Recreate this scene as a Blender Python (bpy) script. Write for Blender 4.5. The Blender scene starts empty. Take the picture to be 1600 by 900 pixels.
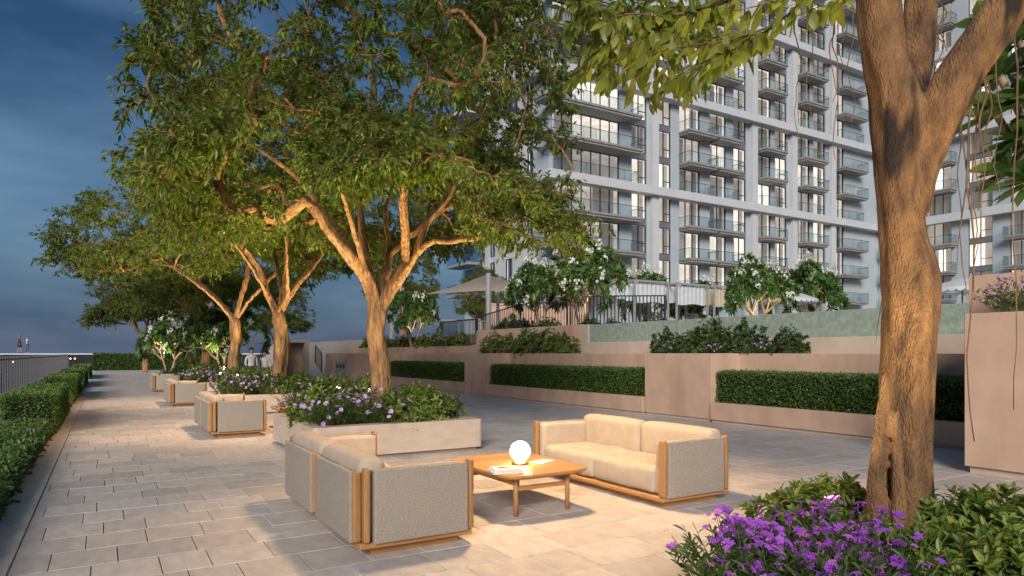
import bpy, bmesh, math, random
import numpy as np
from mathutils import Vector, Matrix

R = math.radians
sc = bpy.context.scene
C = sc.collection

# ------------------------------------------------------------------ camera
EYE = 1.6
YAW = math.atan2(637.0, 1053.0)            # the path runs along +Y, the lens looks 31 degrees to its right
FWD = np.array([math.sin(YAW), math.cos(YAW), 0.0])
RGT = np.array([math.cos(YAW), -math.sin(YAW), 0.0])
UP = np.array([0, 0, 1.0])
FPX = 1053.0
cam_data = bpy.data.cameras.new('camera')
cam_data.sensor_width = 36.0
cam_data.lens = 36.0 * FPX / 1600.0
cam_data.shift_y = 102.0 / 1600.0
cam_data.clip_start = 0.05
cam_data.clip_end = 4000.0
cam = bpy.data.objects.new('camera', cam_data)
C.objects.link(cam)
cam.location = (0, 0, EYE)
cam.rotation_euler = (R(90), 0, -YAW)
sc.camera = cam

# ------------------------------------------------------------------ sky and sun (dusk)
SUN_AZ = np.array([-0.52, -0.66])
SUN_EL = R(24)
world = bpy.data.worlds.new('World')
sc.world = world
world.use_nodes = True
nt = world.node_tree
nt.nodes.clear()
wo = nt.nodes.new('ShaderNodeOutputWorld')
wb = nt.nodes.new('ShaderNodeBackground')
sky = nt.nodes.new('ShaderNodeTexSky')
sky.sky_type = 'NISHITA'
sky.sun_disc = False
sky.sun_elevation = R(2.0)
sky.sun_rotation = math.atan2(SUN_AZ[0], SUN_AZ[1])
sky.altitude = 0
sky.air_density = 1.0
sky.dust_density = 0.6
sky.ozone_density = 4.0
tc = nt.nodes.new('ShaderNodeTexCoord')
mp = nt.nodes.new('ShaderNodeMapping')
mp.inputs['Scale'].default_value = (1.0, 1.0, 3.6)
nz = nt.nodes.new('ShaderNodeTexNoise')
nz.inputs['Scale'].default_value = 1.7
nz.inputs['Detail'].default_value = 5.0
nz.inputs['Roughness'].default_value = 0.52
cr = nt.nodes.new('ShaderNodeValToRGB')
cr.color_ramp.elements[0].position = 0.40
cr.color_ramp.elements[0].color = (0.55, 0.60, 0.66, 1)
cr.color_ramp.elements[1].position = 0.72
cr.color_ramp.elements[1].color = (2.5, 1.85, 1.45, 1)
hs = nt.nodes.new('ShaderNodeMix')
hs.data_type = 'RGBA'
hs.inputs[0].default_value = 0.8
hs.inputs[7].default_value = (0.20, 0.47, 0.93, 1)
ml = nt.nodes.new('ShaderNodeMix')
ml.data_type = 'RGBA'
ml.blend_type = 'MULTIPLY'
ml.inputs[0].default_value = 1.0
nt.links.new(tc.outputs['Generated'], mp.inputs['Vector'])
nt.links.new(mp.outputs['Vector'], nz.inputs['Vector'])
nt.links.new(nz.outputs['Fac'], cr.inputs['Fac'])
nt.links.new(sky.outputs['Color'], hs.inputs[6])
nt.links.new(hs.outputs[2], ml.inputs[6])
nt.links.new(cr.outputs['Color'], ml.inputs[7])
nt.links.new(ml.outputs[2], wb.inputs['Color'])
wb.inputs['Strength'].default_value = 0.185
nt.links.new(wb.outputs['Background'], wo.inputs['Surface'])

sun_d = bpy.data.lights.new('sun', 'SUN')
sun_d.energy = 2.7
sun_d.angle = R(25)
sun_d.color = (1.0, 0.93, 0.86)
sun = bpy.data.objects.new('sun', sun_d)
C.objects.link(sun)
_s = Vector((SUN_AZ[0] * math.cos(SUN_EL), SUN_AZ[1] * math.cos(SUN_EL), 0)).normalized() * math.cos(SUN_EL) + Vector((0, 0, math.sin(SUN_EL)))
sun.rotation_euler = _s.to_track_quat('Z', 'Y').to_euler()

sc.view_settings.view_transform = 'Standard'
sc.view_settings.look = 'None'
sc.view_settings.exposure = 0.6
sc.view_settings.gamma = 1.0
sc.view_settings.use_curve_mapping = False
sc.render.engine = 'CYCLES'
sc.cycles.use_denoising = True
sc.cycles.max_bounces = 5
sc.cycles.diffuse_bounces = 3
sc.cycles.glossy_bounces = 3
sc.cycles.transparent_max_bounces = 24
sc.cycles.sample_clamp_indirect = 4.0
sc.cycles.caustics_reflective = False
sc.cycles.caustics_refractive = False

# ------------------------------------------------------------------ materials
MAT = {}


def new_mat(name):
    m = bpy.data.materials.new(name)
    m.use_nodes = True
    MAT[name] = m
    t = m.node_tree
    b = t.nodes['Principled BSDF']
    return m, t, b


def surf(name, c1, c2=None, rough=0.7, scale=6.0, detail=4.0, bump=0.0, bscale=None, stretch=(1, 1, 1), metal=0.0,
         spec=0.4, tone=None, islands=0.0, lo=0.35, hi=0.65, coords='Object', bdist=0.02):
    """Base colour that wanders between two tones, with fine relief."""
    m, t, b = new_mat(name)
    c2 = c2 or tuple(x * 0.8 for x in c1)
    tc = t.nodes.new('ShaderNodeTexCoord')
    mp = t.nodes.new('ShaderNodeMapping')
    mp.inputs['Scale'].default_value = stretch
    if coords == 'World':
        geo = t.nodes.new('ShaderNodeNewGeometry')
        t.links.new(geo.outputs['Position'], mp.inputs['Vector'])
    else:
        t.links.new(tc.outputs[coords], mp.inputs['Vector'])
    n = t.nodes.new('ShaderNodeTexNoise')
    n.inputs['Scale'].default_value = scale
    n.inputs['Detail'].default_value = detail
    n.inputs['Roughness'].default_value = 0.6
    t.links.new(mp.outputs['Vector'], n.inputs['Vector'])
    r = t.nodes.new('ShaderNodeValToRGB')
    r.color_ramp.elements[0].position = lo
    r.color_ramp.elements[1].position = hi
    r.color_ramp.elements[0].color = (*c1, 1)
    r.color_ramp.elements[1].color = (*c2, 1)
    t.links.new(n.outputs['Fac'], r.inputs['Fac'])
    out = r.outputs['Color']
    if tone:
        a = t.nodes.new('ShaderNodeAttribute')
        a.attribute_name = tone
        mx = t.nodes.new('ShaderNodeMix')
        mx.data_type = 'RGBA'
        mx.blend_type = 'MULTIPLY'
        mx.inputs[0].default_value = 1.0
        t.links.new(out, mx.inputs[6])
        t.links.new(a.outputs['Color'], mx.inputs[7])
        out = mx.outputs[2]
    if islands:
        g = t.nodes.new('ShaderNodeObjectInfo')
        mr = t.nodes.new('ShaderNodeMapRange')
        mr.inputs['To Min'].default_value = 1 - islands
        mr.inputs['To Max'].default_value = 1 + islands
        t.links.new(g.outputs['Random'], mr.inputs['Value'])
        vm = t.nodes.new('ShaderNodeVectorMath')
        vm.operation = 'SCALE'
        t.links.new(out, vm.inputs[0])
        t.links.new(mr.outputs['Result'], vm.inputs['Scale'])
        out = vm.outputs['Vector']
    t.links.new(out, b.inputs['Base Color'])
    b.inputs['Roughness'].default_value = rough
    b.inputs['Metallic'].default_value = metal
    b.inputs['Specular IOR Level'].default_value = spec
    if bump:
        n2 = t.nodes.new('ShaderNodeTexNoise')
        n2.inputs['Scale'].default_value = bscale or scale * 6
        n2.inputs['Detail'].default_value = 5
        t.links.new(mp.outputs['Vector'], n2.inputs['Vector'])
        bp = t.nodes.new('ShaderNodeBump')
        bp.inputs['Strength'].default_value = bump
        bp.inputs['Distance'].default_value = bdist
        t.links.new(n2.outputs['Fac'], bp.inputs['Height'])
        t.links.new(bp.outputs['Normal'], b.inputs['Normal'])
    return m


def dark_patches(name, col, scale=1.3, lo=0.52, hi=0.62, stretch=(1, 1, 0.5)):
    """Irregular dark patches, such as wall stains, with a shape of their own."""
    t = MAT[name].node_tree
    b = t.nodes['Principled BSDF']
    src = b.inputs['Base Color'].links[0].from_socket
    tc = t.nodes.new('ShaderNodeTexCoord')
    mp = t.nodes.new('ShaderNodeMapping')
    mp.inputs['Scale'].default_value = stretch
    n = t.nodes.new('ShaderNodeTexNoise')
    n.inputs['Scale'].default_value = scale
    n.inputs['Detail'].default_value = 6
    r = t.nodes.new('ShaderNodeMapRange')
    r.inputs['From Min'].default_value = lo
    r.inputs['From Max'].default_value = hi
    mx = t.nodes.new('ShaderNodeMix')
    mx.data_type = 'RGBA'
    mx.inputs[7].default_value = (*col, 1)
    t.links.new(tc.outputs['Object'], mp.inputs['Vector'])
    t.links.new(mp.outputs['Vector'], n.inputs['Vector'])
    t.links.new(n.outputs['Fac'], r.inputs['Value'])
    t.links.new(r.outputs['Result'], mx.inputs[0])
    t.links.new(src, mx.inputs[6])
    t.links.new(mx.outputs[2], b.inputs['Base Color'])


def leafmat(name, c1, c2, c3=None, transl=0.35, rough=0.45, spec=0.4):
    """Leaf: colour differs from leaf to leaf, light passes through."""
    m, t, b = new_mat(name)
    g = t.nodes.new('ShaderNodeNewGeometry')
    r = t.nodes.new('ShaderNodeValToRGB')
    e = r.color_ramp.elements
    e[0].position = 0.0
    e[0].color = (*c1, 1)
    e[1].position = 0.8
    e[1].color = (*c2, 1)
    if c3:
        k = e.new(1.0)
        k.color = (*c3, 1)
    t.links.new(g.outputs['Random Per Island'], r.inputs['Fac'])
    t.links.new(r.outputs['Color'], b.inputs['Base Color'])
    b.inputs['Roughness'].default_value = rough
    b.inputs['Specular IOR Level'].default_value = spec
    tr = t.nodes.new('ShaderNodeBsdfTranslucent')
    vm = t.nodes.new('ShaderNodeVectorMath')
    vm.operation = 'MULTIPLY'
    vm.inputs[1].default_value = (1.5, 1.5, 0.7)
    t.links.new(r.outputs['Color'], vm.inputs[0])
    t.links.new(vm.outputs['Vector'], tr.inputs['Color'])
    mx = t.nodes.new('ShaderNodeMixShader')
    mx.inputs[0].default_value = transl
    t.links.new(b.outputs['BSDF'], mx.inputs[1])
    t.links.new(tr.outputs['BSDF'], mx.inputs[2])
    t.links.new(mx.outputs['Shader'], t.nodes['Material Output'].inputs['Surface'])
    return m


def glassmat(name, tint, gloss, rough=0.03, ior_like=0.05):
    """Thin pane: lets light straight through with a tint, mirrors more at grazing angles."""
    m, t, b = new_mat(name)
    t.nodes.remove(b)
    tr = t.nodes.new('ShaderNodeBsdfTransparent')
    tr.inputs['Color'].default_value = (*tint, 1)
    gl = t.nodes.new('ShaderNodeBsdfGlossy')
    gl.inputs['Color'].default_value = (*gloss, 1)
    gl.inputs['Roughness'].default_value = rough
    lw = t.nodes.new('ShaderNodeLayerWeight')
    lw.inputs['Blend'].default_value = 0.5
    pw = t.nodes.new('ShaderNodeMath')
    pw.operation = 'POWER'
    pw.inputs[1].default_value = 3.0
    t.links.new(lw.outputs['Facing'], pw.inputs[0])
    ma = t.nodes.new('ShaderNodeMath')
    ma.operation = 'MULTIPLY_ADD'
    ma.inputs[1].default_value = 0.6
    ma.inputs[2].default_value = ior_like
    t.links.new(pw.outputs['Value'], ma.inputs[0])
    mx = t.nodes.new('ShaderNodeMixShader')
    t.links.new(ma.outputs['Value'], mx.inputs[0])
    t.links.new(tr.outputs['BSDF'], mx.inputs[1])
    t.links.new(gl.outputs['BSDF'], mx.inputs[2])
    t.links.new(mx.outputs['Shader'], t.nodes['Material Output'].inputs['Surface'])
    return m


def emitmat(name, col, strength):
    m, t, b = new_mat(name)
    b.inputs['Base Color'].default_value = (*col, 1)
    b.inputs['Emission Color'].default_value = (*col, 1)
    b.inputs['Emission Strength'].default_value = strength
    return m


def woodmat(name, c1, c2, axis=2, scale=5.0, rough=0.45):
    st = [14.0, 14.0, 14.0]
    st[axis] = 0.9
    return surf(name, c1, c2, rough=rough, scale=scale, detail=6, bump=0.12, bscale=scale * 3, stretch=tuple(st), islands=0.12)


surf('plaster', (0.61, 0.41, 0.295), (0.52, 0.35, 0.255), rough=0.85, scale=2.2, detail=7, bump=0.12, bscale=60, coords='Object')
surf('plaster_cream', (0.56, 0.46, 0.36), (0.50, 0.40, 0.31), rough=0.85, scale=2.5, detail=7, bump=0.1, bscale=60)
surf('travertine', (0.54, 0.44, 0.345), (0.46, 0.365, 0.28), rough=0.7, scale=3.0, detail=8, bump=0.1, bscale=70, stretch=(1, 1, 2.2))
surf('paver', (0.54, 0.475, 0.42), (0.43, 0.375, 0.335), rough=0.6, scale=5.5, detail=9, bump=0.25, bscale=50, stretch=(1.6, 0.8, 1), tone='tone', coords='World', spec=0.35)
surf('kerbstone', (0.56, 0.49, 0.42), (0.48, 0.42, 0.36), rough=0.75, scale=3.5, detail=7, bump=0.12, bscale=55, islands=0.06)
surf('grout', (0.085, 0.075, 0.066), (0.06, 0.054, 0.048), rough=0.95, scale=20)
surf('soil', (0.035, 0.024, 0.016), (0.02, 0.014, 0.01), rough=0.95, scale=14, bump=0.6, bscale=40)
surf('dark_ground', (0.03, 0.034, 0.036), (0.022, 0.025, 0.028), rough=0.9, scale=0.4)
surf('fabric', (0.44, 0.385, 0.325), (0.30, 0.26, 0.215), rough=0.95, scale=85, detail=4, bump=0.9, bscale=130, spec=0.15, lo=0.38, hi=0.66)
surf('cushion', (0.46, 0.375, 0.285), (0.40, 0.325, 0.25), rough=0.95, scale=7, detail=6, bump=0.22, bscale=120, spec=0.12)
woodmat('teak', (0.40, 0.215, 0.085), (0.29, 0.145, 0.055), axis=2)
woodmat('teak_flat', (0.43, 0.225, 0.085), (0.31, 0.15, 0.055), axis=0)
surf('bark', (0.42, 0.235, 0.10), (0.15, 0.075, 0.032), rough=0.85, scale=3.4, detail=9, bump=1.0, bscale=7, stretch=(4.6, 4.6, 0.7), lo=0.36, hi=0.64, bdist=0.06)
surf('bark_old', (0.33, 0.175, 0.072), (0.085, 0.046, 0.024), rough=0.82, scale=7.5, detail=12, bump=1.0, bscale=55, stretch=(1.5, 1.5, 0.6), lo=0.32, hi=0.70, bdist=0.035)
dark_patches('bark_old', (0.028, 0.019, 0.013), 1.7, 0.53, 0.60, (2.3, 2.3, 0.42))  # random upright dark streaks mixed into the bark colour
dark_patches('plaster', (0.45, 0.295, 0.21), 1.3, 0.50, 0.72, (1, 1, 0.3))
surf('bark_pale', (0.42, 0.32, 0.21), (0.29, 0.21, 0.13), rough=0.85, scale=5, detail=6, bump=0.6, bscale=16)
surf('root', (0.17, 0.105, 0.055), (0.10, 0.06, 0.035), rough=0.85, scale=8)
leafmat('leaf_ficus', (0.05, 0.10, 0.018), (0.14, 0.20, 0.03), (0.22, 0.25, 0.05), transl=0.4)
leafmat('leaf_ficus_near', (0.10, 0.14, 0.022), (0.19, 0.22, 0.032), (0.27, 0.26, 0.05), transl=0.4)
leafmat('leaf_hedge', (0.055, 0.11, 0.022), (0.11, 0.19, 0.038), (0.17, 0.24, 0.055), transl=0.25)
leafmat('leaf_cover', (0.045, 0.09, 0.022), (0.09, 0.15, 0.036), (0.14, 0.20, 0.06), transl=0.22)
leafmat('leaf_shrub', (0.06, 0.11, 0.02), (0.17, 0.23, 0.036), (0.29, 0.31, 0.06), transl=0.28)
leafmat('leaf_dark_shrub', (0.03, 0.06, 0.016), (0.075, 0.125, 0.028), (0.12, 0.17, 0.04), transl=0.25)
leafmat('leaf_flower', (0.04, 0.075, 0.02), (0.09, 0.14, 0.035), (0.14, 0.19, 0.05), transl=0.25)
leafmat('leaf_plumeria', (0.04, 0.095, 0.026), (0.085, 0.16, 0.038), (0.19, 0.24, 0.055), transl=0.28, rough=0.35)
leafmat('petal_purple', (0.20, 0.045, 0.42), (0.34, 0.09, 0.60), (0.52, 0.16, 0.55), transl=0.3, rough=0.6, spec=0.2)
leafmat('petal_lilac', (0.40, 0.24, 0.58), (0.66, 0.50, 0.74), (0.70, 0.36, 0.62), transl=0.3, rough=0.6, spec=0.2)
leafmat('petal_white', (0.70, 0.70, 0.66), (0.80, 0.80, 0.78), (0.80, 0.72, 0.62), transl=0.25, rough=0.6, spec=0.2)
surf('petal_heart', (0.30, 0.08, 0.30), (0.2, 0.05, 0.25), rough=0.7)
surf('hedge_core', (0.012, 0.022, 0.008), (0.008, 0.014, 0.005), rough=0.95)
surf('facade_panel', (0.38, 0.435, 0.475), (0.35, 0.405, 0.445), rough=0.55, scale=0.6, islands=0.03)
surf('facade_white', (0.49, 0.505, 0.53), (0.45, 0.465, 0.49), rough=0.6, scale=0.8, islands=0.02)
surf('spandrel', (0.14, 0.15, 0.17), (0.12, 0.13, 0.15), rough=0.5, scale=1)
surf('slab_grey', (0.27, 0.265, 0.26), (0.22, 0.215, 0.21), rough=0.7, scale=1.5)
surf('frame_dark', (0.035, 0.036, 0.04), (0.03, 0.03, 0.034), rough=0.45, scale=5)
surf('curtain', (0.62, 0.58, 0.52), (0.52, 0.48, 0.43), rough=0.9, scale=3, stretch=(6, 6, 0.3), islands=0.15)
surf('rail_metal', (0.06, 0.06, 0.066), (0.045, 0.045, 0.05), rough=0.45, scale=8, metal=0.3)
surf('fence_metal', (0.12, 0.12, 0.13), (0.09, 0.09, 0.10), rough=0.5, scale=8)
surf('sail_cloth', (0.80, 0.69, 0.52), (0.74, 0.63, 0.47), rough=0.9, scale=2)
surf('white_cloth', (0.70, 0.74, 0.76), (0.63, 0.67, 0.69), rough=0.9, scale=3)
surf('brass', (0.62, 0.40, 0.14), (0.55, 0.34, 0.12), rough=0.3, metal=0.9, scale=20)
surf('paper', (0.74, 0.70, 0.64), (0.66, 0.62, 0.57), rough=0.8, scale=30)
surf('book_print', (0.10, 0.09, 0.085), (0.5, 0.46, 0.42), rough=0.7, scale=22, lo=0.46, hi=0.54)
surf('deck_edge', (0.62, 0.63, 0.65), (0.55, 0.56, 0.58), rough=0.6, scale=2)
surf('court_concrete', (0.10, 0.10, 0.105), (0.075, 0.075, 0.08), rough=0.9, scale=2)
surf('concrete', (0.27, 0.265, 0.26), (0.22, 0.215, 0.21), rough=0.85, scale=2, bump=0.1)
surf('grey_paint', (0.30, 0.29, 0.30), (0.27, 0.26, 0.27), rough=0.6, scale=4)
glassmat('pane', (0.80, 0.84, 0.88), (0.75, 0.80, 0.88), 0.02, 0.05)
glassmat('balcony_glass', (0.90, 0.94, 0.95), (0.5, 0.55, 0.6), 0.03, 0.03)
glassmat('clear_glass', (0.97, 0.98, 0.99), (0.7, 0.78, 0.86), 0.03, 0.02)
glassmat('blue_glass', (0.74, 0.83, 0.92), (0.5, 0.65, 0.9), 0.05, 0.06)
emitmat('globe', (1.0, 0.74, 0.40), 17.0)
emitmat('fixture_light', (1.0, 0.75, 0.45), 2.5)


def see_through(name, k):
    """Cloth that lets part of the light through."""
    t = MAT[name].node_tree
    b = t.nodes['Principled BSDF']
    tr = t.nodes.new('ShaderNodeBsdfTranslucent')
    if b.inputs['Base Color'].links:
        t.links.new(b.inputs['Base Color'].links[0].from_socket, tr.inputs['Color'])
    mx = t.nodes.new('ShaderNodeMixShader')
    mx.inputs[0].default_value = k
    t.links.new(b.outputs['BSDF'], mx.inputs[1])
    t.links.new(tr.outputs['BSDF'], mx.inputs[2])
    t.links.new(mx.outputs['Shader'], t.nodes['Material Output'].inputs['Surface'])


see_through('curtain', 0.5)
see_through('sail_cloth', 0.5)
see_through('white_cloth', 0.35)


def room_mat():
    m, t, b = new_mat('room')
    oi = t.nodes.new('ShaderNodeObjectInfo')
    r = t.nodes.new('ShaderNodeValToRGB')
    r.color_ramp.interpolation = 'CONSTANT'
    e = r.color_ramp.elements
    e[0].position = 0.0
    e[0].color = (0.32, 0.32, 0.32, 1)
    e[1].position = 0.22
    e[1].color = (0.50, 0.50, 0.50, 1)
    k = e.new(0.50)
    k.color = (0.85, 0.85, 0.85, 1)
    k = e.new(0.75)
    k.color = (1.15, 1.15, 1.15, 1)
    t.links.new(oi.outputs['Random'], r.inputs['Fac'])
    tc = t.nodes.new('ShaderNodeTexCoord')
    n = t.nodes.new('ShaderNodeTexNoise')
    n.inputs['Scale'].default_value = 0.7
    n.inputs['Detail'].default_value = 1
    t.links.new(tc.outputs['Object'], n.inputs['Vector'])
    cr = t.nodes.new('ShaderNodeValToRGB')
    cr.color_ramp.elements[0].position = 0.38
    cr.color_ramp.elements[0].color = (0.70, 0.60, 0.50, 1)
    cr.color_ramp.elements[1].position = 0.60
    cr.color_ramp.elements[1].color = (1.0, 0.90, 0.76, 1)
    t.links.new(n.outputs['Fac'], cr.inputs['Fac'])
    b.inputs['Base Color'].default_value = (0.45, 0.38, 0.31, 1)
    t.links.new(cr.outputs['Color'], b.inputs['Emission Color'])
    t.links.new(r.outputs['Color'], b.inputs['Emission Strength'])
    b.inputs['Roughness'].default_value = 0.9


room_mat()


def water_wall_mat():
    m, t, b = new_mat('water_wall')
    tc = t.nodes.new('ShaderNodeTexCoord')
    n = t.nodes.new('ShaderNodeTexNoise')
    n.inputs['Scale'].default_value = 7.0
    n.inputs['Detail'].default_value = 6
    t.links.new(tc.outputs['Object'], n.inputs['Vector'])
    r = t.nodes.new('ShaderNodeValToRGB')
    r.color_ramp.elements[0].position = 0.35
    r.color_ramp.elements[0].color = (0.24, 0.30, 0.245, 1)
    r.color_ramp.elements[1].position = 0.68
    r.color_ramp.elements[1].color = (0.35, 0.41, 0.34, 1)
    t.links.new(n.outputs['Fac'], r.inputs['Fac'])
    t.links.new(r.outputs['Color'], b.inputs['Base Color'])
    b.inputs['Roughness'].default_value = 0.22
    b.inputs['Specular IOR Level'].default_value = 0.6
    v = t.nodes.new('ShaderNodeTexVoronoi')
    v.inputs['Scale'].default_value = 30
    t.links.new(tc.outputs['Object'], v.inputs['Vector'])
    ad = t.nodes.new('ShaderNodeMath')
    t.links.new(n.outputs['Fac'], ad.inputs[0])
    t.links.new(v.outputs['Distance'], ad.inputs[1])
    bp = t.nodes.new('ShaderNodeBump')
    bp.inputs['Strength'].default_value = 0.5
    bp.inputs['Distance'].default_value = 0.012
    t.links.new(ad.outputs['Value'], bp.inputs['Height'])
    t.links.new(bp.outputs['Normal'], b.inputs['Normal'])


water_wall_mat()

# ------------------------------------------------------------------ helpers


def at(px, py, d):
    """Point of the place at depth d seen in the photo at (px, py): used only to read measurements off the photograph."""
    return FWD * d + RGT * ((px - 800.0) / FPX * d) + UP * (EYE + (552.0 - py) / FPX * d)


def ground_at(px, x=None, y=None):
    t = (px - 800.0) / FPX
    a = FWD + RGT * t
    d = x / a[0] if x is not None else y / a[1]
    return a[0] * d, a[1] * d, d


def smoothmesh(me, angle=None):
    me.polygons.foreach_set('use_smooth', [True] * len(me.polygons))


def mesh_quads(name, V, Q, smooth=False):
    V = np.asarray(V, dtype=np.float32).reshape(-1, 3)
    Q = np.asarray(Q, dtype=np.int32).reshape(-1, 4)
    me = bpy.data.meshes.new(name)
    me.vertices.add(len(V))
    me.vertices.foreach_set('co', V.ravel())
    me.loops.add(Q.size)
    me.loops.foreach_set('vertex_index', Q.ravel())
    me.polygons.add(len(Q))
    me.polygons.foreach_set('loop_start', np.arange(0, Q.size, 4, dtype=np.int32))
    me.polygons.foreach_set('loop_total', np.full(len(Q), 4, dtype=np.int32))
    me.polygons.foreach_set('use_smooth', np.full(len(Q), bool(smooth)))
    me.update(calc_edges=True)
    return me


def link(name, me, mat=None, parent=None, loc=None, rot=None, stuff=False):
    o = bpy.data.objects.new(name, me)
    C.objects.link(o)
    if mat and me is not None and len(me.materials) == 0:
        me.materials.append(MAT[mat])
    if parent is not None:
        o.parent = parent
    if loc is not None:
        o.location = loc
    if rot is not None:
        o.rotation_euler = rot
    if stuff:
        o['kind'] = 'stuff'
    return o


def tag(o, label, cat, group=None):
    o['label'] = label
    o['category'] = cat
    if group:
        o['group'] = group
    return o


def structure(o, label=None):
    o['kind'] = 'structure'
    return o


def thing(name, label, cat, loc=(0, 0, 0), rz=0.0, group=None, scale=1.0):
    o = bpy.data.objects.new(name, None)
    C.objects.link(o)
    o.empty_display_size = 0.2
    o.location = loc
    o.rotation_euler = (0, 0, rz)
    o.scale = (scale,) * 3
    return tag(o, label, cat, group)


def copy_tree(o, parent=None):
    c = o.copy()
    C.objects.link(c)
    c.parent = parent
    for ch in list(o.children):
        copy_tree(ch, c)
    return c


def dup(root, loc, rz, label, scale=1.0, group=None):
    c = copy_tree(root)
    c.location = loc
    c.rotation_euler = (0, 0, rz)
    c.scale = (scale,) * 3 if np.isscalar(scale) else scale
    c['label'] = label
    if group:
        c['group'] = group
    return c


class MB:
    """Collects boxes, quads and tubes into ONE mesh."""

    def __init__(self):
        self.v = []
        self.f = []

    def box(self, x0, y0, z0, x1, y1, z1):
        b = len(self.v)
        self.v += [(x0, y0, z0), (x1, y0, z0), (x1, y1, z0), (x0, y1, z0), (x0, y0, z1), (x1, y0, z1), (x1, y1, z1), (x0, y1, z1)]
        self.f += [(b, b + 3, b + 2, b + 1), (b + 4, b + 5, b + 6, b + 7), (b, b + 1, b + 5, b + 4), (b + 1, b + 2, b + 6, b + 5),
                   (b + 2, b + 3, b + 7, b + 6), (b + 3, b, b + 4, b + 7)]
        return self

    def prism(self, poly, z0, z1):
        b = len(self.v)
        n = len(poly)
        self.v += [(p[0], p[1], z0) for p in poly] + [(p[0], p[1], z1) for p in poly]
        self.f.append(tuple(range(b + n - 1, b - 1, -1)))
        self.f.append(tuple(range(b + n, b + 2 * n)))
        for i in range(n):
            j = (i + 1) % n
            self.f.append((b + i, b + j, b + n + j, b + n + i))
        return self

    def tube(self, pts, rad, n=6, cap=True):
        V, Q = tube_arrays(np.asarray(pts, float), rad, n)
        b = len(self.v)
        self.v += [tuple(p) for p in V]
        self.f += [tuple(int(i) + b for i in q) for q in Q]
        if cap:
            self.f.append(tuple(b + i for i in range(n))[::-1])
            self.f.append(tuple(b + len(V) - n + i for i in range(n)))
        return self

    def lathe(self, prof, n=24, cx=0, cy=0):
        b = len(self.v)
        m = len(prof)
        for (r, z) in prof:
            for i in range(n):
                a = 2 * math.pi * i / n
                self.v.append((cx + r * math.cos(a), cy + r * math.sin(a), z))
        for k in range(m - 1):
            for i in range(n):
                j = (i + 1) % n
                self.f.append((b + k * n + i, b + k * n + j, b + (k + 1) * n + j, b + (k + 1) * n + i))
        self.f.append(tuple(b + i for i in range(n))[::-1])
        self.f.append(tuple(b + (m - 1) * n + i for i in range(n)))
        return self

    def mesh(self, name, bevel=0.0, seg=2, smooth=False):
        me = bpy.data.meshes.new(name)
        me.from_pydata(self.v, [], self.f)
        me.update()
        if bevel:
            bm = bmesh.new()
            bm.from_mesh(me)
            bmesh.ops.bevel(bm, geom=list(bm.edges), offset=bevel, segments=seg, profile=0.6, affect='EDGES', clamp_overlap=True)
            bm.to_mesh(me)
            bm.free()
        if smooth:
            smoothmesh(me)
        return me

    def build(self, name, mat, parent=None, bevel=0.0, seg=2, smooth=False, loc=None, rot=None, stuff=False):
        return link(name, self.mesh(name, bevel, seg, smooth), mat, parent, loc, rot, stuff)


def tube_arrays(P, rad, n=6):
    m = len(P)
    if np.isscalar(rad):
        rad = np.full(m, float(rad))
    T = np.gradient(P, axis=0) if m > 2 else np.repeat((P[1] - P[0])[None], m, 0)
    T /= np.maximum(np.linalg.norm(T, axis=1), 1e-9)[:, None]
    a = np.array([1.0, 0, 0]) if abs(T[0][0]) < 0.8 else np.array([0, 1.0, 0])
    ang = np.arange(n) * 2 * math.pi / n
    V = np.zeros((m, n, 3))
    for i in range(m):
        a = a - T[i] * np.dot(a, T[i])
        a /= max(np.linalg.norm(a), 1e-9)
        b = np.cross(T[i], a)
        V[i] = P[i] + rad[i] * (np.cos(ang)[:, None] * a + np.sin(ang)[:, None] * b)
    i = np.arange(m - 1)[:, None] * n
    k = np.arange(n)[None]
    k2 = (k + 1) % n
    Q = np.stack([i + k, i + k2, i + n + k2, i + n + k], axis=-1).reshape(-1, 4)
    return V.reshape(-1, 3), Q


def catmull(pts, step=0.2):
    P = np.asarray(pts, float)
    P = np.vstack([2 * P[0] - P[1], P, 2 * P[-1] - P[-2]])
    out = []
    for i in range(1, len(P) - 2):
        n = max(2, int(np.linalg.norm(P[i + 1] - P[i]) / step))
        for k in range(n):
            t = k / n
            out.append(0.5 * ((2 * P[i]) + (-P[i - 1] + P[i + 1]) * t + (2 * P[i - 1] - 5 * P[i] + 4 * P[i + 1] - P[i + 2]) * t * t
                              + (-P[i - 1] + 3 * P[i] - 3 * P[i + 1] + P[i + 2]) * t ** 3))
    out.append(P[-2])
    return np.array(out)


def unit(a):
    return a / np.maximum(np.linalg.norm(a, axis=-1, keepdims=True), 1e-9)


def leaf_arrays(P, D, N, L, W, droop=0.15, fold=0.12):
    """Folded oval leaves: six points and two faces each."""
    P = np.asarray(P, float)
    D = unit(np.asarray(D, float))
    S = unit(np.cross(D, N))
    N = unit(np.cross(S, D))
    L = np.asarray(L, float)[:, None]
    W = np.asarray(W, float)[:, None]
    dz = np.array([0, 0, -1.0])
    a = P + D * L * 0.34 + dz * L * droop * 0.12
    b = P + D * L * 0.72 + dz * L * droop * 0.5
    v = np.stack([P,
                  a - S * W * 0.46 + N * W * fold, b - S * W * 0.40 + N * W * fold,
                  P + D * L + dz * L * droop,
                  b + S * W * 0.40 + N * W * fold, a + S * W * 0.46 + N * W * fold], axis=1)
    n = len(P)
    o = np.arange(n)[:, None] * 6
    q = np.concatenate([o + np.array([0, 1, 2, 3]), o + np.array([0, 3, 4, 5])], axis=0)
    return v.reshape(-1, 3), q


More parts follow.
